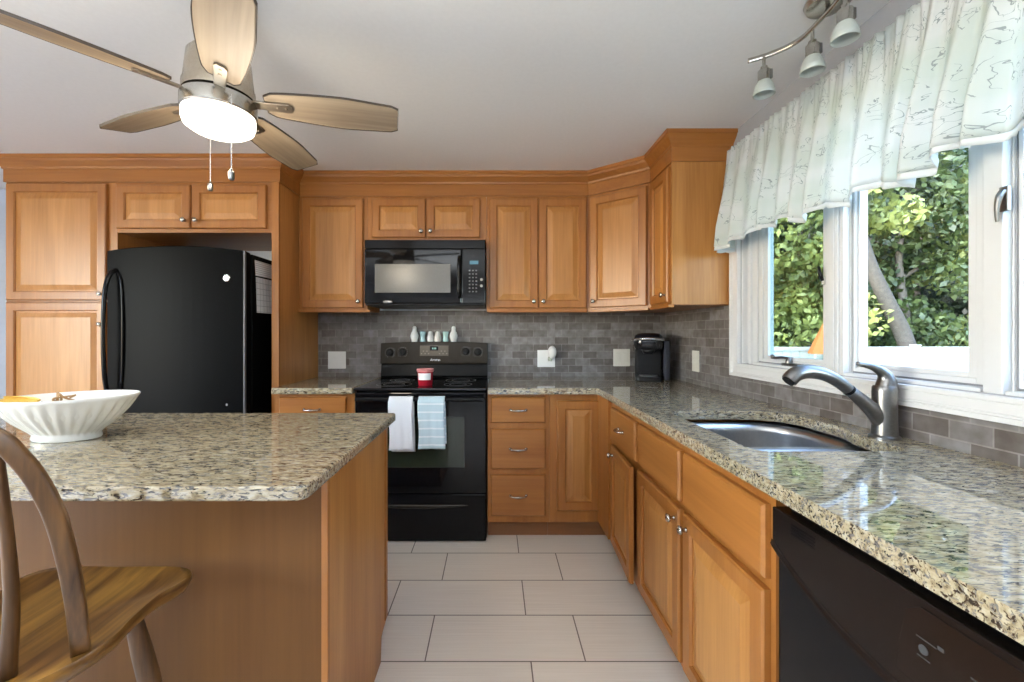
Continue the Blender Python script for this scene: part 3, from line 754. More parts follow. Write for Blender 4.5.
# sink
c = thing('sink', (.9, 1.4, .68), 'undermount stainless double-bowl sink set into the worktop', 'sink')
def bowl(poly, z_top, z_bot, taper, name):
    bm = BM(); cx = sum(p[0] for p in poly) / len(poly); cy = sum(p[1] for p in poly) / len(poly); rings = []
    for k, (z, s_) in enumerate(((z_top, 1.0), (z_top - .03, .995), (z_bot + .03, 1 - taper * .7), (z_bot + .008, 1 - taper), (z_bot, 1 - taper * 1.5))):
        rings.append([bm.verts.new((cx + (x - cx) * s_, cy + (y - cy) * s_, z)) for x, y in poly])
    for A, C in zip(rings, rings[1:]):
        for i in range(len(A)): j = (i + 1) % len(A); bm.faces.new((A[i], A[j], C[j], C[i]))
    bm.faces.new(rings[-1])
    o = mk(name, bm, steel, c, smooth=True, auto=50, solid=.002)
    b2 = BM(); lathe(b2, [(.042, .001), (.040, .003), (.03, .001), (.012, -.001), (0, -.001)], (cx, cy, z_bot + .001), 24); mk('drain', b2, chrome_d, o, smooth=True)
    return o
big = rnd_poly([(.678, 1.352), (.678, 1.715), (1.15, 1.715), (1.165, 1.395), (1.12, 1.352)], [.05, .08, .20, .06, .02])
small = rnd_poly([(.678, 1.108), (.678, 1.328), (1.115, 1.328), (1.118, 1.108)], [.05, .05, .05, .05])
bowl(big, .836, .66, .05, 'large_bowl'); bowl(small, .836, .69, .05, 'small_bowl')
rim = rnd_poly([(.665, 1.095), (.665, 1.73), (1.17, 1.73), (1.18, 1.38), (1.14, 1.33), (1.13, 1.095)], [.03] * 6)
bm = BM()
def loopv(pts, z):
    vs = [bm.verts.new((x, y, z)) for x, y in pts]; return [bm.edges.new((vs[i], vs[(i + 1) % len(vs)])) for i in range(len(vs))]
bmesh.ops.triangle_fill(bm, use_beauty=True, edges=loopv(rim, .8365) + loopv(big, .8365) + loopv(small, .8365))
mk('rim', bm, steel, c, solid=.002)

# faucet
fX, fY = 1.165, 1.268
c = thing('faucet', (fX, fY, CT), 'brushed nickel single-lever pull-out faucet behind the sink', 'faucet')
mk('body', lathe(BM(), [(.038, .0005), (.038, .006), (.032, .010), (.030, .05), (.0295, .10), (.030, .138), (.029, .150), (.026, .155)], (fX, fY, CT), 32), chrome_d, c, smooth=True, auto=40)
def pz(px, py): return ((px - 494) / 425 * fY, fY, 1.2 - (py - 333) / 425 * fY)
bm = BM(); pts = catmull([pz(885, 427), pz(877, 415), pz(865, 403.5), pz(850, 391)], 6); tube(bm, pts, lerp_list([.027, .025, .020, .0165], len(pts)), 16, (1, .85), up=(0, 1, 0)); mk('spout', bm, chrome_d, c, smooth=True)
bm = BM(); pts = [pz(850.3, 391.2), pz(848, 389.3)]; tube(bm, pts, .0172, 16, up=(0, 1, 0)); mk('collar', bm, black_plastic, c)
bm = BM(); pts = catmull([pz(848, 389.3), pz(838, 381.5), pz(824, 374.5), pz(808, 371.5), pz(796, 374), pz(789, 380.5)], 6); tube(bm, pts, lerp_list([.0165, .0175, .019, .021, .022, .0215], len(pts)), 16, up=(0, 1, 0)); sp = mk('spray_head', bm, chrome_d, c, smooth=True, auto=50)
bm = BM(); p1, p2 = Vector(pz(789, 380.5)), Vector(pz(787.6, 381.8)); tube(bm, [p1, p2], .017, 16, up=(0, 1, 0)); mk('nozzle', bm, black_plastic, sp)
bm = BM(); pts = catmull([pz(885, 391), pz(886.5, 381), pz(883, 373), pz(873, 367), pz(857, 363.5)], 6); tube(bm, pts, lerp_list([.0285, .024, .016, .0105, .006], len(pts)), 16, (1, .95), up=(0, 1, 0)); mk('lever', bm, chrome_d, c, smooth=True)

# ------------------------------------------------------------------ range
rx0, rx1 = -.798, -.042; rc = (rx0 + rx1) / 2
c = thing('range', (rc, 2.75, 0), 'black freestanding electric range between the drawer cabinets', 'range')
mk('body', B(rx0, rx1, 2.465, YB - .0125, .012, .868), black, c, bevel=.003)
bm = BM(); box(bm, rx0 - .002, rx1 + .002, 2.416, YB - .08, .869, .886); ck = mk('cooktop', bm, black_glass, c, bevel=.006, segs=3)
for bx_, by_, br in ((-.61, 2.60, .105), (-.22, 2.60, .085), (-.61, 2.83, .08), (-.22, 2.83, .10)):
    bm = BM(); pts = [(bx_ + br * math.cos(a * math.pi / 20), by_ + br * math.sin(a * math.pi / 20), .8862) for a in range(40)]
    tube(bm, pts, .0011, 6, closed=True); tube(bm, [(bx_ + (p[0] - bx_) * .6, by_ + (p[1] - by_) * .6, p[2]) for p in pts], .0009, 6, closed=True); mk('burner_ring', bm, plain('burner_print', (.09, .09, .09), .3), ck)
# backguard
bm = BM(); prism(bm, [(YB - .075, .886), (YB - .085, .90), (YB - .065, .985), (YB - .0125, .985), (YB - .0125, .886)], 'x', rx0 + .004, rx1 - .004); bgd = mk('backguard', bm, plain('backguard_black', (.005, .005, .005), .25, spec=.08), c, bevel=.003)
bm = BM(); n = 16
def gy(z): return YB - .085 + (z - .985) * .08
lo = .985
vf = []; 
top = [1.128 + .012 * math.sin(math.pi * i / n) for i in range(n + 1)]
xs = [rx0 + .002 + (rx1 - rx0 - .004) * i / n for i in range(n + 1)]
prof = [(x, z) for x, z in zip(xs, top)] + [(xs[-1], lo), (xs[0], lo)]
fr = [bm.verts.new((x, YB - .088 + (z - lo) * .12, z)) for x, z in prof]; bk = [bm.verts.new((x, YB - .0125, z)) for x, z in prof]
bm.faces.new(fr); bm.faces.new(bk[::-1])
for i in range(len(prof)): j = (i + 1) % len(prof); bm.faces.new((fr[i], fr[j], bk[j], bk[i]))
cp = mk('control_panel', bm, control_brown, c, bevel=.004)
def gp(z): return YB - .088 + (z - lo) * .12
gn = Vector((0, -1, .12)).normalized()
for kx, kz in ((-.728, 1.062), (-.640, 1.066), (-.198, 1.070), (-.113, 1.066)):
    bm = BM(); lathe(bm, [(.024, 0), (.0235, .012), (.020, .020), (.018, .022), (0, .023)], (kx, gp(kz) - .0004, kz), 20, gn); box(bm, kx - .004, kx + .004, gp(kz) - .031, gp(kz) - .018, kz - .02, kz + .02); k = mk('knob', bm, black_plastic, cp, bevel=.001)
    bm = BM()
    for a in range(14):
        an = R(-60 + a * 23); tube(bm, [(kx + r_ * math.cos(an), gp(kz + r_ * math.sin(an)) - .001, kz + r_ * math.sin(an)) for r_ in (.030, .036)], .0017, 5)
    mk('dial_marks', bm, mark_grey, cp)
bm = BM(); zc = 1.078
def plate(bm, x0, x1, z0, z1, d):
    vs = [bm.verts.new(q) for q in ((x0, gp(z0) - d, z0), (x1, gp(z0) - d, z0), (x1, gp(z1) - d, z1), (x0, gp(z1) - d, z1), (x0, gp(z0) + .001, z0), (x1, gp(z0) + .001, z0), (x1, gp(z1) + .001, z1), (x0, gp(z1) + .001, z1))]
    for f in ((0, 1, 2, 3), (7, 6, 5, 4), (0, 4, 5, 1), (1, 5, 6, 2), (2, 6, 7, 3), (3, 7, 4, 0)): bm.faces.new([vs[i] for i in f])
plate(bm, rc - .10, rc + .10, 1.04, 1.112, .001); mk('touch_panel', bm, plain('touch_panel', (.085, .065, .042), .35), cp)
bm = BM(); plate(bm, rc - .028, rc + .028, 1.078, 1.106, .002); mk('clock_display', bm, black_glass, cp)
bm = BM()
for k in range(3): plate(bm, rc - .014 + k * .011, rc - .008 + k * .011, 1.086, 1.098, .003)
mk('clock_segments', bm, plain('lit_segments', (.2, .35, .3), .5, emit=((.35, .6, .5), .6)), cp)
bm = BM()
for k in range(5):
    for j in (-1, 1): plate(bm, rc + j * (.038 + k * .0125) - .004, rc + j * (.038 + k * .0125) + .004, 1.052 + (k % 2) * .018, 1.058 + (k % 2) * .018, .002)
mk('touch_buttons', bm, plain('faint_print', (.25, .21, .16), .5), cp)
def text_obj(name, body, size, loc, rot, mat, parent, extr=.0006):
    cu = bpy.data.curves.new(name, 'FONT'); cu.body = body; cu.size = size; cu.align_x = 'CENTER'; cu.align_y = 'CENTER'; cu.extrude = extr; cu.shear = .25
    tmp = bpy.data.objects.new(name, cu); COL.objects.link(tmp)
    dg = bpy.context.evaluated_depsgraph_get(); dg.update()
    me = bpy.data.meshes.new_from_object(tmp.evaluated_get(dg)); bpy.data.objects.remove(tmp); bpy.data.curves.remove(cu)
    me.materials.clear(); me.materials.append(mat)
    o = bpy.data.objects.new(name, me); COL.objects.link(o); o.parent = parent; o.location = Vector(loc) - wl(parent); o.rotation_euler = rot; WL[o.name] = wl(parent)
    return o
text_obj('lettering', 'Amana', .026, (rc + .008, gp(1.012) - .0025, 1.012), (R(83), 0, 0), badge, cp, .001)
# oven door
bm = BM(); box(bm, rx0 + .003, rx1 - .003, 2.432, 2.463, .283, .858); od = mk('oven_door', bm, black_glass, c, bevel=.005)
bm = BM(); box(bm, rc - .252, rc + .252, 2.4305, 2.4330, .430, .722); mk('window_frame', bm, plain('window_edge', (.03, .035, .03), .2), od, bevel=.001)
bm = BM(); box(bm, rc - .246, rc + .246, 2.4295, 2.432, .436, .716); mk('window', bm, oven_glass, od)
bm = BM(); hz, hy = .828, 2.386
tube(bm, [(rx0 + .02, hy, hz), (rx1 - .02, hy, hz)], .013, 14)
for s_ in (rx0 + .04, rx1 - .04): box(bm, s_ - .014, s_ + .014, hy + .004, 2.434, hz - .013, hz + .013)
mk('handle', bm, black, od, smooth=True, auto=40)
bm = BM(); box(bm, rx0 + .003, rx1 - .003, 2.436, 2.463, .006, .276); dr = mk('storage_drawer', bm, black, c, bevel=.006)
bm = BM(); n = 24
pts = [(rc - .27 + .54 * i / n, 2.434 - .004 * math.sin(math.pi * i / n), .212 - .006 * math.sin(math.pi * i / n)) for i in range(n + 1)]
tube(bm, pts, [.002 + .011 * math.sin(math.pi * i / n) ** .7 for i in range(n + 1)], 10, (.6, 1)); mk('handle', bm, plain('satin_dark', (.05, .047, .042), .25, .6), dr, smooth=True)

# towels on the oven handle
def towel(x0, x1, z_front, z_back, mat, label, seed, skew=0):
    rr = random.Random(seed); r_ = .0165; zt = hz
    Lf, Lb = zt - z_front, zt - z_back; arc = math.pi * r_; tot = Lf + arc + Lb; ph = rr.random() * 6
    def f(u, v):
        d = v * tot; w = x0 + (x1 - x0) * u
        fold = .004 * math.sin(u * 9 + ph) + .002 * math.sin(u * 21 + ph)
        if d < Lf: y, z = hy - r_ - .004 + fold * (1 - d / Lf), zt - (Lf - d); w += skew * (1 - d / Lf) + .004 * math.sin(d * 20 + u)
        elif d < Lf + arc: a = (d - Lf) / r_; y, z = hy - r_ * math.cos(a), zt + r_ * math.sin(a)
        else: e = d - Lf - arc; y, z = hy + r_ + fold * .3 * e / Lb, zt - e; w += -.3 * skew + .008 * e / Lb
        return (w, y, z)
    o = mk('towel', grid_surface(f, 20, 44, (1, 1)), mat, smooth=True, solid=.004, recalc=False)
    return tag(o, label, 'towel', 'towels on the oven door handle')
towel(-.586, -.452, .545, .53, towel_w, 'white towel hanging on the oven door handle', 3, .0)
towel(-.422, -.275, .555, .575, towel_b, 'pale blue striped towel hanging on the oven door handle', 5, 0)

# candle jar
c = thing('candle_jar', (-.412, 2.55, .886), 'red glass candle jar with a white label on the cooktop', 'candle')
mk('jar', lathe(BM(), [(0, .0005), (.040, .0005), (.043, .004), (.047, .078), (.048, .086), (.044, .086), (.043, .08), (0, .076)], (-.412, 2.55, .886), 32), red_glass, c, smooth=True, auto=40)
mk('rim', lathe(BM(), [(.0482, .082), (.0515, .086), (.0515, .098), (.047, .100), (.044, .096), (.044, .084)], (-.412, 2.55, .886), 32), pink_rim, c, smooth=True, auto=40)
bm = BM(); n = 12; a0, a1 = R(-142), R(-38)
for i in range(n):
    A0, A1 = a0 + (a1 - a0) * i / n, a0 + (a1 - a0) * (i + 1) / n
    vs = []
    for a_, h_, rr_ in ((A0, .036, .0458), (A1, .036, .0458), (A1, .076, .0482), (A0, .076, .0482)): vs.append(bm.verts.new((-.412 + rr_ * math.cos(a_), 2.55 + rr_ * math.sin(a_), .886 + h_)))
    bm.faces.new(vs)
bmesh.ops.remove_doubles(bm, verts=bm.verts, dist=.0001); mk('paper_label', bm, white_pl, c)

# ceramic shakers on the backguard
gz = 1.138
def shaker(name, x, prof, mat, label, lean=0, group='ceramic shakers on the range'):
    dz = gz - .012 + .012 * math.sin(math.pi * (x - rx0) / (rx1 - rx0)) + .0005
    o = mk(name, lathe(BM(), prof, (0, 0, 0), 20), mat, smooth=True, auto=60); o.location = (x, 3.018, 1.128 + .012 * math.sin(math.pi * (x - rx0) / (rx1 - rx0)))
    return tag(o, label, 'shaker', group)
tall = [(0, 0), (.020, 0), (.022, .012), (.028, .030), (.029, .045), (.024, .062), (.016, .075), (.0145, .088), (.0155, .098), (.011, .108), (0, .112)]
mid = [(0, 0), (.020, 0), (.021, .008), (.017, .028), (.018, .045), (.022, .062), (.021, .070), (0, .072)]
bell = [(0, 0), (.022, 0), (.025, .010), (.024, .030), (.019, .050), (.017, .064), (.013, .071), (0, .073)]
k_ = 3.018 / 425
for name, px, pr, mt, lb in (('ceramic_shaker', 414.5, tall, ceramic_w, 'tall white ceramic shaker at the left end of the row on the range'), ('ceramic_shaker', 422.8, mid, ceramic_b, 'small pale blue waisted shaker beside the left tall white shaker'),
        ('ceramic_shaker', 430.4, bell, ceramic_g, 'small white bell-shaped shaker next to the left blue shaker'), ('ceramic_shaker', 437.8, bell, ceramic_g, 'small white bell-shaped shaker next to the right blue shaker'),
        ('ceramic_shaker', 445.6, mid, ceramic_b2, 'small mint blue waisted shaker beside the right tall white shaker'), ('ceramic_shaker', 453.6, tall, ceramic_w, 'tall white ceramic shaker at the right end of the row on the range')):
    shaker(name, (px - 494) * k_, pr, mt, lb)

# ------------------------------------------------------------------ microwave
mx0, mx1, my, mz0, mz1 = -.811, -.054, 2.665, 1.385, 1.787
c = thing('microwave', ((mx0 + mx1) / 2, 2.85, mz0), 'black over-the-range microwave mounted under the short cabinet', 'microwave')
mk('body', B(mx0 + .002, mx1 - .002, my + .012, YB - .012, mz0 - .012, mz1 - .003), black_plastic, c, bevel=.004)
mk('vent_strip', B(mx0, mx1, my - .002, my + .013, 1.729, mz1 - .003), black, c, bevel=.004)
bm = BM(); mk('door', B(mx0, -.203, my - .008, my + .012, mz0, 1.726), black_glass, c, bevel=.006); md = [o for o in c.children if o.name.startswith('door')][0]
mk('window', B(-.745, -.272, my - .0095, my - .0078, 1.452, 1.632), mw_glass, md, bevel=.0008)
bm = BM(); tube(bm, catmull([(-.215, my - .004, 1.68), (-.217, my - .035, 1.65), (-.217, my - .038, 1.55), (-.217, my - .035, 1.45), (-.215, my - .004, 1.42)], 6), .010, 12, (1.1, .8), up=(0, 1, 0)); mk('handle', bm, black, md, smooth=True)
bm = BM(); lathe(bm, [(.018, 0), (.018, .001), (0, .0014)], (-.665, my - .0078, 1.395), 20, FB, sx=1.7, sy=.4); mk('badge', bm, chrome_d, md)
kp = mk('keypad', B(-.200, mx1, my - .006, my + .012, mz0, 1.726), black, c, bevel=.004)
mk('display', B(-.152, -.098, my - .0072, my - .0055, 1.63, 1.652), blue_disp, kp)
bm = BM()
for r_ in range(7):
    for q in range(3): box(bm, -.158 + q * .021, -.148 + q * .021, my - .0068, my - .0055, 1.455 + r_ * .022, 1.463 + r_ * .022)
mk('buttons', bm, plain('dim_print', (.16, .16, .16), .5), kp)
bm = BM()
for z in (1.495, 1.535): lathe(bm, [(.009, 0), (.009, .0015), (0, .002)], (-.078, my - .0055, z), 14, FB)
mk('round_buttons', bm, mark_grey, kp)

# ------------------------------------------------------------------ wall plates
YT = YB - .009
PG = 'white plates on the backsplash'
def plate_back(x0, x1, z0, z1, label, kind, mat):
    c = thing('outlet_plate' if kind != 'switch' else 'switch_plate', ((x0 + x1) / 2, YT, (z0 + z1) / 2), label, 'outlet' if kind != 'switch' else 'switch', PG)
    mk('cover', B(x0, x1, YT - .007, YT - .0003, z0, z1), mat, c, bevel=.003)
    xm = (x0 + x1) / 2
    for s_ in (-1, 1):
        bm = B(xm + s_ * .026 - .016, xm + s_ * .026 + .016, YT - .0095, YT - .0065, (z0 + z1) / 2 - .033, (z0 + z1) / 2 + .033); mk('socket' if kind != 'switch' else 'rocker', bm, mat, c, bevel=.0015)
    return c
plate_back(-1.190, -1.062, .944, 1.068, 'white double wall plate left of the range', 'switch', white_pl)
plate_back(.311, .437, .956, 1.078, 'white double wall plate holding the plug-in air freshener', 'outlet', white_pl)
plate_back(.855, .975, .962, 1.086, 'ivory double wall plate beside the coffee maker', 'switch', ivory)
c = thing('outlet_plate', (XT, 2.576, 1.03), 'ivory outlet plate on the window wall right of the coffee maker', 'outlet', PG)
mk('cover', B(XT - .007, XT - .0003, 2.534, 2.618, .966, 1.093), ivory, c, bevel=.003)
for z in (1.006, 1.053): mk('socket', B(XT - .0095, XT - .0065, 2.557, 2.595, z - .016, z + .016), ivory, c, bevel=.0015)
c = thing('air_freshener', (.41, YT, 1.06), 'white oval plug-in air freshener on the outlet right of the range', 'air freshener')
mk('housing', lathe(BM(), [(0, 0), (.026, .001), (.031, .018), (.028, .038), (.018, .048), (0, .05)], (.413, YT - .0098, 1.062), 24, FB, sx=1, sy=1.5), white_pl, c, smooth=True)
mk('refill', lathe(BM(), [(0, 0), (.014, .001), (.016, .02), (.012, .03), (0, .03)], (.398, YT - .03, 1.0), 16), plain('pale_oil', (.62, .64, .55), .15), c, smooth=True)

# ------------------------------------------------------------------ coffee maker
cx_, cy_ = 1.035, 2.82
c = thing('coffee_maker', (cx_, cy_, CT), 'black single-serve coffee maker with a chrome handle in the corner', 'coffee maker')
a_ = R(-20)
def cl(x, y, z): return (cx_ + x * math.cos(a_) - y * math.sin(a_), cy_ + x * math.sin(a_) + y * math.cos(a_), CT + z)
def cprism(pts, z0, z1):
    bm = BM(); return prism(bm, [cl(x, y, 0)[:2] for x, y in pts], 'z', CT + z0, CT + z1)
cprism_tower = rnd_poly([(-.095, -.01), (.075, -.01), (.075, .13), (-.095, .13)], [.02] * 4, 4)
mk('tower', cprism(cprism_tower, .001, .27), black_plastic, c, bevel=.005)
mk('water_tank', cprism(rnd_poly([(.078, -.035), (.125, -.035), (.125, .125), (.078, .125)], [.02] * 4, 4), .001, .262), plain('dark_tank', (.02, .021, .03), .12), c, bevel=.006)
mk('base', cprism(rnd_poly([(-.09, -.125), (.07, -.125), (.07, -.012), (-.09, -.012)], [.035, .035, .01, .01], 6), .001, .032), black_plastic, c, bevel=.004)
mk('drip_tray', cprism(rnd_poly([(-.068, -.112), (.048, -.112), (.048, -.02), (-.068, -.02)], [.03, .03, .01, .01], 6), .033, .038), plain('tray_grey', (.16, .16, .17), .3, .5), c, bevel=.001)
bm = BM(); hp = rnd_poly([(-.10, -.125), (.08, -.125), (.08, .10), (-.10, .10)], [.07, .07, .03, .03], 8); rings = []
for z, s_ in ((.205, .90), (.225, 1.0), (.272, 1.0), (.295, .93), (.308, .75), (.313, .4)): rings.append([bm.verts.new(cl(-.01 + (x + .01) * s_, -.012 + (y + .012) * s_, z)) for x, y in hp])
for A, C in zip(rings, rings[1:]):
    for i in range(len(A)): j = (i + 1) % len(A); bm.faces.new((A[i], A[j], C[j], C[i]))
bm.faces.new(rings[0][::-1]); bm.faces.new(rings[-1]); hd = mk('brew_head', bm, plain('head_gloss', (.012, .012, .016), .12), c, smooth=True, auto=50)
bm = BM(); pts = catmull([cl(-.108, -.02, .262), cl(-.10, -.095, .268), cl(-.055, -.14, .274), cl(-.01, -.15, .276), cl(.035, -.14, .274), cl(.08, -.095, .268), cl(.088, -.02, .262)], 5)
tube(bm, pts, .0075, 10); mk('handle', bm, badge, hd, smooth=True)
bm = BM(); p0 = cl(-.01, -.068, .178); lathe(bm, [(0, -.0), (.03, 0), (.045, .03)], p0, 20); mk('spout', bm, black_plastic, hd, smooth=True)

# ------------------------------------------------------------------ island
ix1, ix0 = -.412, -2.15
c = thing('island_cabinet', (-1.28, 1.34, 0), 'maple kitchen island cabinet with plain panels under the granite top', 'island')
IY0, IY1 = 1.05, 1.63
mk('body', B(ix0 + .02, ix1 - .012, IY0 + .012, IY1 - .02, .11, CB - .0005), woodZ, c)
mk('plinth', B(ix0 + .02, ix1 - .012, IY0 + .012, IY1 - .09, 0, .1095), toe_m, c)
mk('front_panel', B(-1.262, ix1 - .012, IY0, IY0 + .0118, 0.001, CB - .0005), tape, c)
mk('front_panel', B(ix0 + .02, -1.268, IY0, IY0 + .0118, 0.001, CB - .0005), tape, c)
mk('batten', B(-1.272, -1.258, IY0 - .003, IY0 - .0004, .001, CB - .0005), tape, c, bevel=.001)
bm = BM(); prism(bm, [(IY0, .001), (IY1 - .085, .001), (IY1 - .078, .05), (IY1 - .072, .085), (IY1 - .05, .098), (IY1 - .02, .102), (IY1, .115), (IY1, CB - .0005), (IY0, CB - .0005)], 'x', ix1 - .0118, ix1)
mk('end_panel', bm, woodP, c)  # lighter wood here stands in for window light falling on the end
mk('corner_bead', B(ix1 - .014, ix1 + .003, IY0 - .003, IY0 + .012, .001, CB - .0005), woodZ, c, bevel=.002)
mk('end_stile', B(ix1 + .0003, ix1 + .004, IY1 - .03, IY1, .116, CB - .0005), woodZ, c)
for k in range(3):
    w_ = (ix1 - ix0 - .10) / 3; xx = ix0 + .05 + w_ * k
    add_drawer(c, (xx + w_ - .01, IY1 - .02, .69), (-1, 0, 0), (0, 1, 0), w_ - .02, .143, (w_ / 2, .07)); add_door(c, (xx + w_ - .01, IY1 - .02, .14), (-1, 0, 0), (0, 1, 0), w_ - .02, .53, (.03, .48))
itop = rnd_poly([(ix0 - .03, .861), (-.382, .861), (-.382, 1.665), (ix0 - .03, 1.665)], [.03, .035, .02, .02], 6)
o = mk('island_worktop', prism(BM(), itop, 'z', CB + .004, CT), GRANITE, bevel=.007, segs=3)
tag(o, 'thick speckled beige granite top on the kitchen island', 'worktop', CG)

# ------------------------------------------------------------------ fruit bowl
bcx, bcy = -1.265, 1.26
c = thing('serving_bowl', (bcx, bcy, CT), 'large white fluted oval bowl on the island top', 'bowl')
tilt = 0.03
def bowl_pt(a, r_, h, flute): 
    k = 1 + flute * (.5 + .5 * math.cos(a * 30)) 
    x = r_ * k * math.cos(a); return (bcx + x, bcy + r_ * .66 * k * math.sin(a), CT + h + tilt * x * (h / .13))
bm = BM(); seg = 240
prof = [(.088, .001, 0), (.091, .006, 0), (.088, .017, 0), (.098, .026, -.03), (.135, .054, -.045), (.163, .082, -.04), (.179, .104, -.02), (.186, .115, 0), (.191, .122, 0), (.189, .126, 0), (.183, .124, 0), (.176, .107, 0), (.152, .075, 0), (.11, .04, 0), (.06, .026, 0)]
rings = [[bm.verts.new(bowl_pt(2 * math.pi * k / seg, r_, h, fl)) for k in range(seg)] for r_, h, fl in prof]
for A, C in zip(rings, rings[1:]):
    for i in range(seg): j = (i + 1) % seg; bm.faces.new((A[i], A[j], C[j], C[i]))
bm.faces.new(rings[0][::-1]); bm.faces.new(rings[-1]); mk('shell', bm, ceramic, c, smooth=True, auto=60)
def fill(u, v):
    a = 2 * math.pi * u; r_ = .168 * v; x = r_ * math.cos(a); y = .66 * r_ * math.sin(a)
    return (bcx + x, bcy + y, CT + .103 + tilt * x + .006 * math.sin(31 * x + 2) * math.cos(37 * y) + .004 * math.sin(90 * x) * math.sin(80 * y) - .004 * v)
o = mk('shredded_filling', grid_surface(fill, 60, 16), cream_fill, smooth=True, recalc=False); tag(o, 'cream shredded filling heaped inside the white oval bowl', 'filling', kind='stuff')
# yellow scoop lying in the bowl
c = thing('yellow_scoop', (-1.39, 1.26, CT + .10), 'yellow plastic scoop lying in the left side of the white bowl', 'scoop')
def scoop(u, v):
    a = R(-115 + 230 * v); w = .045 * (.35 + .65 * math.sin(math.pi * min(1, .15 + u * .85)) ** .5) if u < .999 else .012
    x = -1.44 + .12 * u; return (x, 1.215 + w * math.sin(a), CT + .116 + .006 * (1 - u) - w * .22 * math.cos(a))
mk('blade', grid_surface(scoop, 24, 14), yellow, c, smooth=True, solid=.003, recalc=False)
mk('handle', tube(BM(), [(-1.437, 1.215, CT + .126), (-1.48, 1.21, CT + .137), (-1.53, 1.205, CT + .148)], [.012, .010, .010], 10), dark_fleck, c, smooth=True)
bm = BM(); P0 = Vector((-1.245, 1.225, CT + .120))
pts = [P0 + Vector((.022 * math.cos(t * .42) + .006 * math.sin(t * 1.3), .015 * math.sin(t * .9), .014 * math.sin(t * .63) + .006 * math.cos(t * 1.1))) for t in range(26)]
tube(bm, catmull([tuple(p) for p in pts], 3), .0028, 6); o = mk('dried_tendril', bm, tan, smooth=True); tag(o, 'curled brown dried tendril lying in the middle of the white bowl', 'dried plant')
for k, (x, y) in enumerate(((-1.145, 1.215), (-1.283, 1.205))):
    bm = BM(); lathe(bm, [(0, 0), (.004, .001), (.005, .005), (.003, .009), (0, .010)], (x, y, CT + .108), 10); o = mk('dried_seed', bm, dark_fleck, smooth=True); tag(o, ('dark dried seed at the right end of the white bowl', 'dark dried seed beside the curled tendril in the white bowl')[k], 'seed', 'seeds in the white bowl')

# ------------------------------------------------------------------ counter stool
scx, SZ = -.885, .645
c = thing('counter_stool', (scx, .85, 0), 'worn oak hoop-back counter stool pulled up to the island', 'stool')
half = [(0, 1.012), (.10, 1.014), (.165, 1.008), (.195, .985), (.200, .955), (.185, .90), (.190, .83), (.200, .78), (.190, .72), (.155, .665), (.09, .635), (0, .625)]
half = [(u * .955, v) for u, v in half]
outl = catmull([(scx + a, b) for a, b in half], 4)[:-1] + catmull([(scx - a, b) for a, b in reversed(half)], 4)[:-1]
bm = BM(); cyy = .82; rings = []
for z, s_ in ((SZ - .034, .90), (SZ - .030, .95), (SZ - .014, .995), (SZ - .006, 1.0), (SZ, .985), (SZ - .002, .93), (SZ - .010, .70), (SZ - .014, .35)):
    rings.append([bm.verts.new((scx + (x - scx) * s_, cyy + (y - cyy) * s_, z)) for x, y in outl])
for A, C in zip(rings, rings[1:]):
    for i in range(len(A)): j = (i + 1) % len(A); bm.faces.new((A[i], A[j], C[j], C[i]))
bm.faces.new(rings[0][::-1]); bm.faces.new(rings[-1]); mk('seat', bm, oak, c, smooth=True, auto=70)
hoop = [(.154, .752, SZ - .012), (.168, .735, SZ + .03), (.176, .720, SZ + .10), (.178, .705, SZ + .178), (.172, .690, SZ + .259), (.152, .680, SZ + .322), (.129, .672, SZ + .363), (.105, .668, SZ + .390), (.05, .664, SZ + .418), (0, .663, SZ + .426)]
pts = [(scx + a, b, z) for a, b, z in hoop] + [(scx - a, b, z) for a, b, z in reversed(hoop[:-1])]
pts = catmull(pts, 5); bm = BM(); tube(bm, pts, .018, 4, (1, 1), turn=math.pi / 4); mk('back_hoop', bm, oakd, c, smooth=True, bevel=.005, segs=3)
for k, dx in enumerate((-.088, -.03, .03, .088)):
    zt = SZ + (.422 - abs(dx) * .35); bm = BM(); p = [(scx + dx * 1.0, .71 - .01 * abs(k - 1.5), SZ - .012), (scx + dx * 1.06, .697, SZ + .14), (scx + dx * 1.12, .672, zt - .012)]
    tube(bm, catmull(p, 5), lerp_list([.0125, .010, .007], 11), 10); mk('spindle', bm, oakd, c, smooth=True)
lg = {}
for sx_ in (-1, 1):
    for (yt, yb_) in ((.93, 1.0), (.74, .62)):
        t_ = Vector((scx + sx_ * .085, yt, SZ - .028)); b_ = Vector((scx + sx_ * .175, yb_, .001)); lg[(sx_, yt)] = (t_, b_)
        bm = BM(); P_ = [t_.lerp(b_, q / 10) for q in range(11)]; tube(bm, P_, [.015, .017, .020, .021, .019, .016, .019, .021, .018, .015, .013], 12); mk('leg', bm, oakd, c, smooth=True)
def at(l, q): t_, b_ = lg[l]; return t_.lerp(b_, q)
for a, b, q in (((-1, .93), (1, .93), .62), ((-1, .74), (1, .74), .62), ((-1, .93), (-1, .74), .5), ((1, .93), (1, .74), .5)):
    p, r_ = at(a, q), at(b, q); bm = BM(); tube(bm, [p.lerp(r_, k / 6) for k in range(7)], [.009, .011, .013, .014, .013, .011, .009], 10); mk('stretcher', bm, oakd, c, smooth=True)

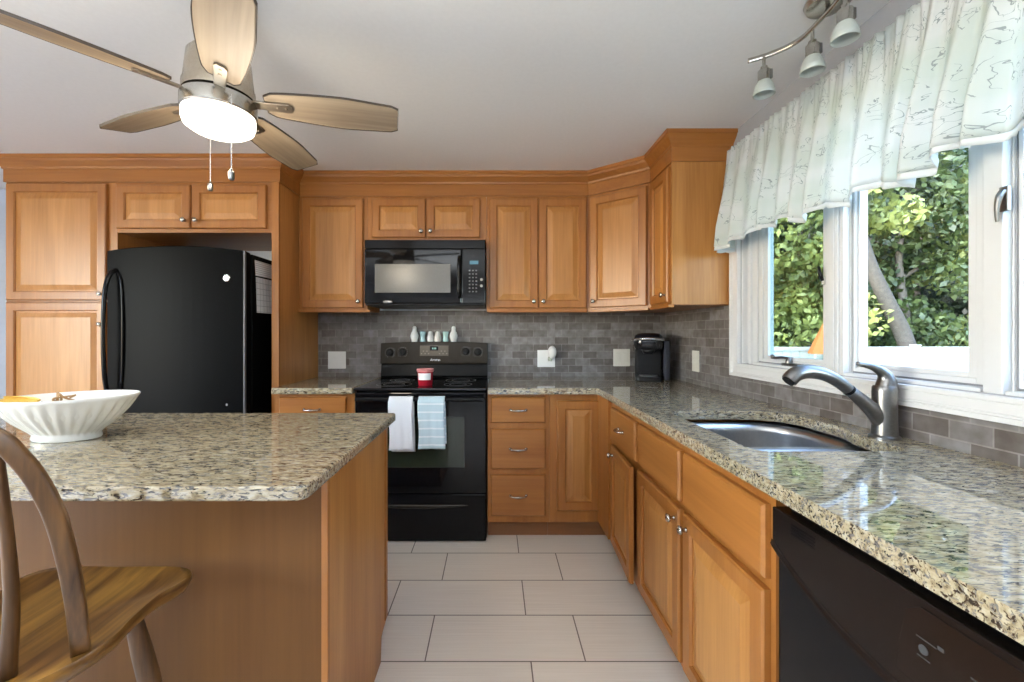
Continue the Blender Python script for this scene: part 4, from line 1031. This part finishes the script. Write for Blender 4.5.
# ------------------------------------------------------------------ ceiling fan
hx_, hy_ = -.846, 1.31
c = thing('ceiling_fan', (hx_, hy_, ZC), 'brushed nickel ceiling fan with five oak-look blades and a lit glass bowl', 'ceiling fan')
def L(prof, z, mat, name, seg=40, **kw): return mk(name, lathe(BM(), prof, (hx_, hy_, z), seg), mat, c, smooth=True, auto=35, **kw)
L([(.07, -.0005), (.072, -.012), (.060, -.05), (.03, -.062), (.02, -.062), (.02, -.15)], ZC, nickel, 'canopy')
mk('motor_housing', lathe(BM(), [(.02, .20), (.066, .195), (.086, .17), (.091, .12), (.095, .085), (.098, .08), (.098, .052), (.08, .05)], (hx_, hy_, 1.872), 40), plain('antique_nickel', (.46, .40, .32), .25, 1, .06, 100), c, smooth=True, auto=35)
L([(.08, .046), (.101, .045), (.103, .040), (.103, .004), (.100, .0), (.08, -.001)], 1.870, nickel, 'switch_ring')
gl_m = plain('lit_glass', (.95, .93, .88), .25, noise=.005, emit=((1, .93, .80), 3.2))
L([(.08, .0), (.099, .0), (.099, -.022), (.094, -.036), (.076, -.048), (.042, -.055), (0, -.057)], 1.8685, gl_m, 'light_bowl')
def blade_mesh():
    bm = BM(); r0, r1 = .13, .535; n = 18; top, bot = [], []
    prof = []
    for i in range(n + 1):
        u = i / n; x = r0 + (r1 - r0) * u
        w = .046 + .022 * math.sin(min(1, u * 1.6) * math.pi / 2) - .012 * max(0, u - .6) / .4
        if u > .94: w *= 1 - .16 * ((u - .94) / .06) ** 2
        if u < .06: w *= .72 + .28 * (u / .06)
        prof.append((x, w))
    pl_ = [(x, w) for x, w in prof] + [(x, -w * .92) for x, w in reversed(prof)]
    return pl_
bp = blade_mesh(); me_b = None; zb = 1.922
for k, ang in enumerate((14, 86, 158, 230, 304)):
    q = Matrix.Translation((hx_, hy_, zb)) @ Matrix.Rotation(R(ang), 4, 'Z') @ Matrix.Rotation(R(-15), 4, 'X')
    bm = BM(); prism(bm, bp, 'z', -.003, .004)
    ed = BM()
    o = mk('blade', bm, blade_wood, None, bevel=.0015); o.parent = c; o.matrix_local = Matrix.Translation(-wl(c)) @ q; WL[o.name] = wl(c)
    # dark edge banding
    bm = BM(); n_ = len(bp)
    lo_ = [bm.verts.new((x * 1.0 + (.0016 if x > .3 else -.001), y + (.0016 if y > 0 else -.0016), -.0034)) for x, y in bp]; hi_ = [bm.verts.new((v.co.x, v.co.y, .0044)) for v in lo_]
    for i in range(n_): j = (i + 1) % n_; bm.faces.new((lo_[i], lo_[j], hi_[j], hi_[i]))
    e = mk('edge_band', bm, plain('dark_edge', (.05, .035, .025), .5), None, solid=.0012); e.parent = o
    bm = BM(); prism(bm, [(.095, -.015), (.15, -.016), (.200, -.017), (.208, -.010), (.208, .010), (.200, .017), (.15, .016), (.095, .015)], 'z', -.010, -.0036)
    for bx2 in (.165, .19): lathe(bm, [(.005, 0), (.004, .002), (0, .0025)], (bx2, 0, -.010), 10, (0, 0, -1))
    b_ = mk('blade_bracket', bm, plain('dark_bracket', (.30, .26, .21), .35, 1), None, bevel=.001); b_.parent = o
for (cx2, cy2, zt, zb2, bot) in ((-.968, 1.45, 1.86, 1.685, .03), (-.757, 1.225, 1.89, 1.641, .03)):
    bm = BM(); tube(bm, [(cx2, cy2, zt), (cx2, cy2, zb2 + .03)], .0013, 6)
    if cx2 < -.9: tube(bm, [(cx2, cy2, zt), (hx_ - .06, hy_ + .07, zt + .025)], .0013, 6)
    else: tube(bm, [(cx2, cy2, zt), (hx_ + .075, hy_ - .065, zt + .005)], .0013, 6)
    ch = mk('pull_chain', bm, badge, c)
    mk('pull_weight', lathe(BM(), [(0, .034), (.003, .032), (.0045, .026), (.0085, .022), (.0085, .004), (.006, 0), (0, 0)], (cx2, cy2, zb2), 14), chrome_d, ch, smooth=True, auto=40)
pl_ = bpy.data.lights.new('fan_bulb', 'POINT'); pl_.energy = 13; pl_.color = (1, .86, .66); pl_.shadow_soft_size = .11
po = bpy.data.objects.new('fan_bulb', pl_); COL.objects.link(po); po.location = (hx_, hy_, 1.775)

# ------------------------------------------------------------------ track light
c = thing('track_light', (1.03, 1.30, ZC), 'wavy brushed nickel track light with frosted glass shades on the ceiling', 'track light')
mk('ceiling_plate', lathe(BM(), [(.062, -.0005), (.064, -.008), (.058, -.022), (.03, -.03), (0, -.03)], (1.035, 1.315, ZC), 32), nickel, c, smooth=True, auto=35)
def tp(px, py, z): Y_ = (z - 1.2) * 425 / (333 - py); return ((px - 494) / 425 * Y_, Y_, z)
rail = [tp(748, 61, 2.165), tp(765, 56, 2.165), tp(787, 47, 2.165), tp(803, 37, 2.165), tp(817, 23, 2.165), tp(832, 7, 2.165), tp(845, -8, 2.165), tp(870, -28, 2.165), tp(905, -45, 2.165), tp(950, -62, 2.165)]
bm = BM(); tube(bm, catmull(rail, 6), .0075, 10, (.7, 1.2), up=(0, 0, 1)); rl = mk('rail', bm, nickel, c, smooth=True)
pst = tp(826, 14, 2.165); bm = BM(); tube(bm, [(1.035, 1.315, ZC - .028), (pst[0], pst[1], 2.165)], .007, 10); mk('stem', bm, nickel, c, smooth=True)
frost = plain('frosted_glass', (.42, .46, .43), .3, noise=.08, scale=40)
heads = [(764, 56, 97), (812.5, 29, 73), (845, -8, 46), (905, -45, 20)]
for px, py, pb in heads[:3]:
    x, y, z = tp(px, py, 2.165); sd = mk('lamp_head', lathe(BM(), [(.005, -.001), (.005, -.036), (.011, -.038), (.012, -.044), (.019, -.052), (.019, -.084), (.021, -.088), (.012, -.089)], (x, y, z), 20), nickel, c, smooth=True, auto=35)
    mk('knob', B(x + .014, x + .026, y - .009, y + .009, z - .08, z - .048), chrome_d, sd, bevel=.002)
    mk('glass_shade', lathe(BM(), [(.020, -.084), (.026, -.10), (.033, -.128), (.037, -.148), (.034, -.150), (.029, -.128), (.018, -.095)], (x, y, z), 24), frost, sd, smooth=True, cap=False) if False else mk('glass_shade', lathe(BM(), [(.018, -.086), (.026, -.098), (.032, -.118), (.0345, -.135), (.0325, -.1365), (.030, -.118), (.024, -.099), (.016, -.088)], (x, y, z), 24, cap=False), frost, sd, smooth=True)

# ------------------------------------------------------------------ valance
VY0, VY1 = .30, 2.135
c = thing('curtain_rod', (1.18, 1.2, 2.075), 'white curtain rod with a dark end finial holding the valance', 'curtain rod')
bm = BM(); tube(bm, catmull([(XR - .003, 2.10, 2.075), (1.20, 2.098, 2.075), (1.178, 2.08, 2.075), (1.172, 2.05, 2.075)], 4) + [(1.172, .28, 2.075)], .007, 10); mk('rod', bm, white_trim, c, smooth=True)
mk('finial', lathe(BM(), [(.012, 0), (.012, .006), (.006, .012), (0, .013)], (1.215, 2.107, 2.075), 12, (-.3, 1, 0)), dark_fleck, c, smooth=True)
rr = random.Random(11)
npl = 19; edges = [0]
for i in range(npl): edges.append(edges[-1] + .7 + rr.random() * .7)
edges = [e / edges[-1] for e in edges]; amps = [.6 + rr.random() * .8 for _ in range(npl)]; drops = [rr.uniform(-.012, .016) for _ in range(npl + 1)]
def pleat(u):
    for i in range(npl):
        if u <= edges[i + 1] + 1e-9:
            t_ = (u - edges[i]) / (edges[i + 1] - edges[i])
            # a sharp step then a long flat panel
            s_ = (t_ / .82) if t_ < .82 else (1 - (t_ - .82) / .18)
            s_ = s_ * s_ * (3 - 2 * s_)
            return s_ * amps[i], drops[i] + (drops[i + 1] - drops[i]) * t_
    return 0, 0
def val(u, v):
    # v: 0 bottom, 1 top; u: 0 far end (by the cabinet), 1 near
    p, dp = pleat(u); q = 1 - v
    Y = VY1 - (VY1 - VY0) * u
    if u < .03: xb = 1.222 - (1.222 - 1.165) * (u / .03) ** .6; Y = VY1 - .03 * (u / .03) ** 2 - .0
    else: xb = 1.165
    gather = .006 * math.sin(u * 330) * max(0, (v - .72) / .28) + .004 * math.sin(u * 517) * max(0, (v - .6) / .4)
    flare = (.052 * p * (.12 + .88 * min(1, q * 1.25)) + .028 * q) * min(1, u / .04)
    Y += (.030 * q * math.sin(u * 23) * .5 + .018 * p * q) * min(1, u / .05) - .0
    if u < .05: Y += .008 * q * (1 - u / .05)
    Z = 2.105 - (.462 + dp * 1.6 + .008 * math.sin(u * 61)) * q
    return (xb - flare - gather, Y, Z)
vl = mk('valance', grid_surface(val, 380, 26, (4.0, 1.0)), valance_m, smooth=True, solid=.0016, recalc=False)
tag(vl, 'sheer mint and white valance with embroidered sprigs hanging over the window', 'valance')
def lace(u, v):
    x, y, z = val(u, 0.0); x2, y2, z2 = val(u, .03)
    dn = .020 + .006 * abs(math.sin(u * 190)); k = 1 - v
    return (x + .004 - .004 * k, y, z + .006 - dn * k)
ob = grid_surface(lace, 380, 2, (4, .05)); lo2 = mk('lace_edging', ob, lace_m, vl, smooth=True, solid=.0012, recalc=False)

# ------------------------------------------------------------------ outside the window
GZ = -.75
struct('ground', B(1.6, 60, -20, 60, GZ - .2, GZ), lawn, 'sunlit lawn outside the window', 'lawn')
c = thing('fence', (12, 10, GZ), 'white vinyl privacy fence across the back yard', 'fence')
FT = .872
bm = BM()
for k in range(110): box(bm, 3 + k * .2, 3 + k * .2 + .195, 10.01, 10.03, GZ + .08, FT - .07)
mk('boards', bm, fence_m, c)
bm = BM(); box(bm, 3, 25, 9.99, 10.05, FT - .09, FT); box(bm, 3, 25, 9.99, 10.05, GZ + .05, GZ + .15); mk('rails', bm, fence_m, c, bevel=.004)
for k in range(10):
    x = 3.05 + 2.33 * k - .1
    bm = BM(); box(bm, x - .06, x + .06, 9.96, 10.08, GZ, FT + .03); box(bm, x - .075, x + .075, 9.945, 10.095, FT + .03, FT + .05); mk('post', bm, fence_m, c, bevel=.005)
def leaves(bm, c0, rad, n, size, rng, squash=.8):
    for _ in range(n):
        while True:
            v = Vector((rng.uniform(-1, 1), rng.uniform(-1, 1), rng.uniform(-1, 1)))
            if .25 < v.length < 1: break
        p = Vector(c0) + Vector((v.x * rad, v.y * rad, v.z * rad * squash))
        d = Vector((rng.gauss(0, 1), rng.gauss(0, 1), rng.gauss(0, .6))).normalized(); e = d.orthogonal().normalized(); e.rotate(Matrix.Rotation(rng.uniform(0, 6.28), 3, d))
        f = d.cross(e); s_ = size * rng.uniform(.6, 1.4)
        vs = [bm.verts.new(p + q) for q in (-e * s_, f * s_ * .55, e * s_, -f * s_ * .55)]; bm.faces.new(vs)
def tree_protos(name, seed, h, spread, mat, label, group, n=9500, trunk_r=.16, low=.20, size=.10):
    rng = random.Random(seed)
    c = thing(name, (0, 0, 0), label, 'tree', group); bm = BM()
    nb = 26
    for k in range(nb):
        z = h * (low + (1 - low) * (k + .5) / nb); rr_ = spread * (math.sin(math.pi * min(1, .2 + .8 * (k + .5) / nb)) ** .6)
        a = rng.uniform(0, 6.28); d = rr_ * rng.uniform(.15, .85)
        leaves(bm, (d * math.cos(a), d * math.sin(a), z), rng.uniform(.5, .85) * spread * .55, n // nb, size, rng)
    mk('foliage', bm, mat, c, recalc=False)
    bm = BM(); pts = [(.1 * math.sin(k), .1 * math.cos(k * 1.3), h * .85 * k / 8) for k in range(9)]; tube(bm, pts, lerp_list([trunk_r, trunk_r * .25], 9), 10)
    for k in range(5):
        a = rng.uniform(0, 6.28); z = h * (.35 + .1 * k); tube(bm, [(0, 0, z), (spread * .35 * math.cos(a), spread * .35 * math.sin(a), z + .5), (spread * .7 * math.cos(a), spread * .7 * math.sin(a), z + .9)], [trunk_r * .4, trunk_r * .25, .02], 8)
    mk('trunk', bm, bark, c, smooth=True)
    return c
TG = 'trees beyond the white fence'
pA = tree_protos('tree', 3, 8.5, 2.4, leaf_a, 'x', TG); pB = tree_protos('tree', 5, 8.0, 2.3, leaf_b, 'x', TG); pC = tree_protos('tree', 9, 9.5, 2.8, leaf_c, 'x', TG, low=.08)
def put(src, x, y, s_, rz, label, first):
    o = src if first else copy_tree(src); o.location = (x, y, GZ); o.scale = (s_,) * 3; o.rotation_euler = (0, 0, rz); o['label'] = label
put(pA, 9.2, 12.6, 1.0, .3, 'sunlit yellow-green tree behind the fence, seen over the faucet', True)
put(pA, 15.2, 13.0, 1.05, 2.1, 'sunlit yellow-green tree behind the fence near the right pane edge', False)
put(pA, 6.4, 13.2, .95, 4.0, 'pale yellow-green tree behind the fence, seen past the wall cabinet', False)
put(pB, 12.2, 12.7, 1.0, 1.0, 'mid-green tree standing close behind the fence in the middle pane', True)
put(pB, 10.9, 15.0, 1.15, 2.6, 'mid-green tree a row behind the leaning trunk', False)
put(pB, 8.2, 15.4, 1.1, 5.0, 'mid-green tree a row back in the corner casement pane', False)
put(pB, 19.5, 14.0, 1.1, 3.0, 'mid-green tree far along the fence to the right', False)
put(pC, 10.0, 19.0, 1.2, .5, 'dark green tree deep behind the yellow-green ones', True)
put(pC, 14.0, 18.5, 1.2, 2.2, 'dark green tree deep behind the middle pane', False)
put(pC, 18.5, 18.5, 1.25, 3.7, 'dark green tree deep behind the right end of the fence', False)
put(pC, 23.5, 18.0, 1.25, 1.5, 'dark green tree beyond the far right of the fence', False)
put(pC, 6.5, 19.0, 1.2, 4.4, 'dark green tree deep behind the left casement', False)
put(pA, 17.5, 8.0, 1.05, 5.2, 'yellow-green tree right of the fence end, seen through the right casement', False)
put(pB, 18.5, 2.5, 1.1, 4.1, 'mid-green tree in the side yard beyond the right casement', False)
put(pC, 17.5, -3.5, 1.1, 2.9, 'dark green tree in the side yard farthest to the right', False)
c = thing('leaning_tree', (10.55, 10.6, GZ), 'leaning pale grey tree trunk standing just behind the fence', 'tree', TG)
bm = BM(); tube(bm, catmull([(10.62, 10.6, GZ), (10.3, 10.6, .9), (9.75, 10.6, 2.1), (9.35, 10.6, 3.0), (8.9, 10.6, 4.6), (8.7, 10.6, 6.2)], 5), lerp_list([.21, .18, .16, .14, .11, .05], 26), 12); mk('trunk', bm, green_bark, c, smooth=True)
bm = BM(); rng = random.Random(21)
for q in ((8.9, 10.8, 4.8), (8.5, 10.5, 5.6), (9.2, 11.0, 5.4), (8.7, 10.7, 6.3)): leaves(bm, q, .9, 500, .12, rng)
mk('foliage', bm, leaf_a, c, recalc=False)
c = thing('canopy_tent', (7.46, 9.4, GZ), 'orange pointed canopy in the yard, only its edge showing past the casement stile', 'canopy')
bm = BM(); lathe(bm, [(.43, 0), (.42, .03), (.18, .60), (.02, 1.0), (0, 1.02)], (7.46, 9.4, .74), 8); mk('canopy', bm, orange, c, smooth=False)
mk('pole', tube(BM(), [(7.46, 9.4, GZ), (7.46, 9.4, 1.7)], .025, 8), plain('pole_white', (.7, .7, .7), .5), c, smooth=True)

bm = BM(); rng = random.Random(77)
for k in range(46): leaves(bm, (rng.uniform(2, 48), 25 + rng.uniform(-1.5, 1.5), rng.uniform(GZ + .5, 11)), 3.0, 750, .32, rng)
for k in range(26): leaves(bm, (31 + rng.uniform(-1.5, 1.5), rng.uniform(-20, 24), rng.uniform(GZ + .5, 11)), 3.2, 420, .30, rng)
tag(mk('forest', bm, leaf_c, recalc=False), 'dark woodland closing the view beyond the back yard trees', 'woodland', kind='stuff')
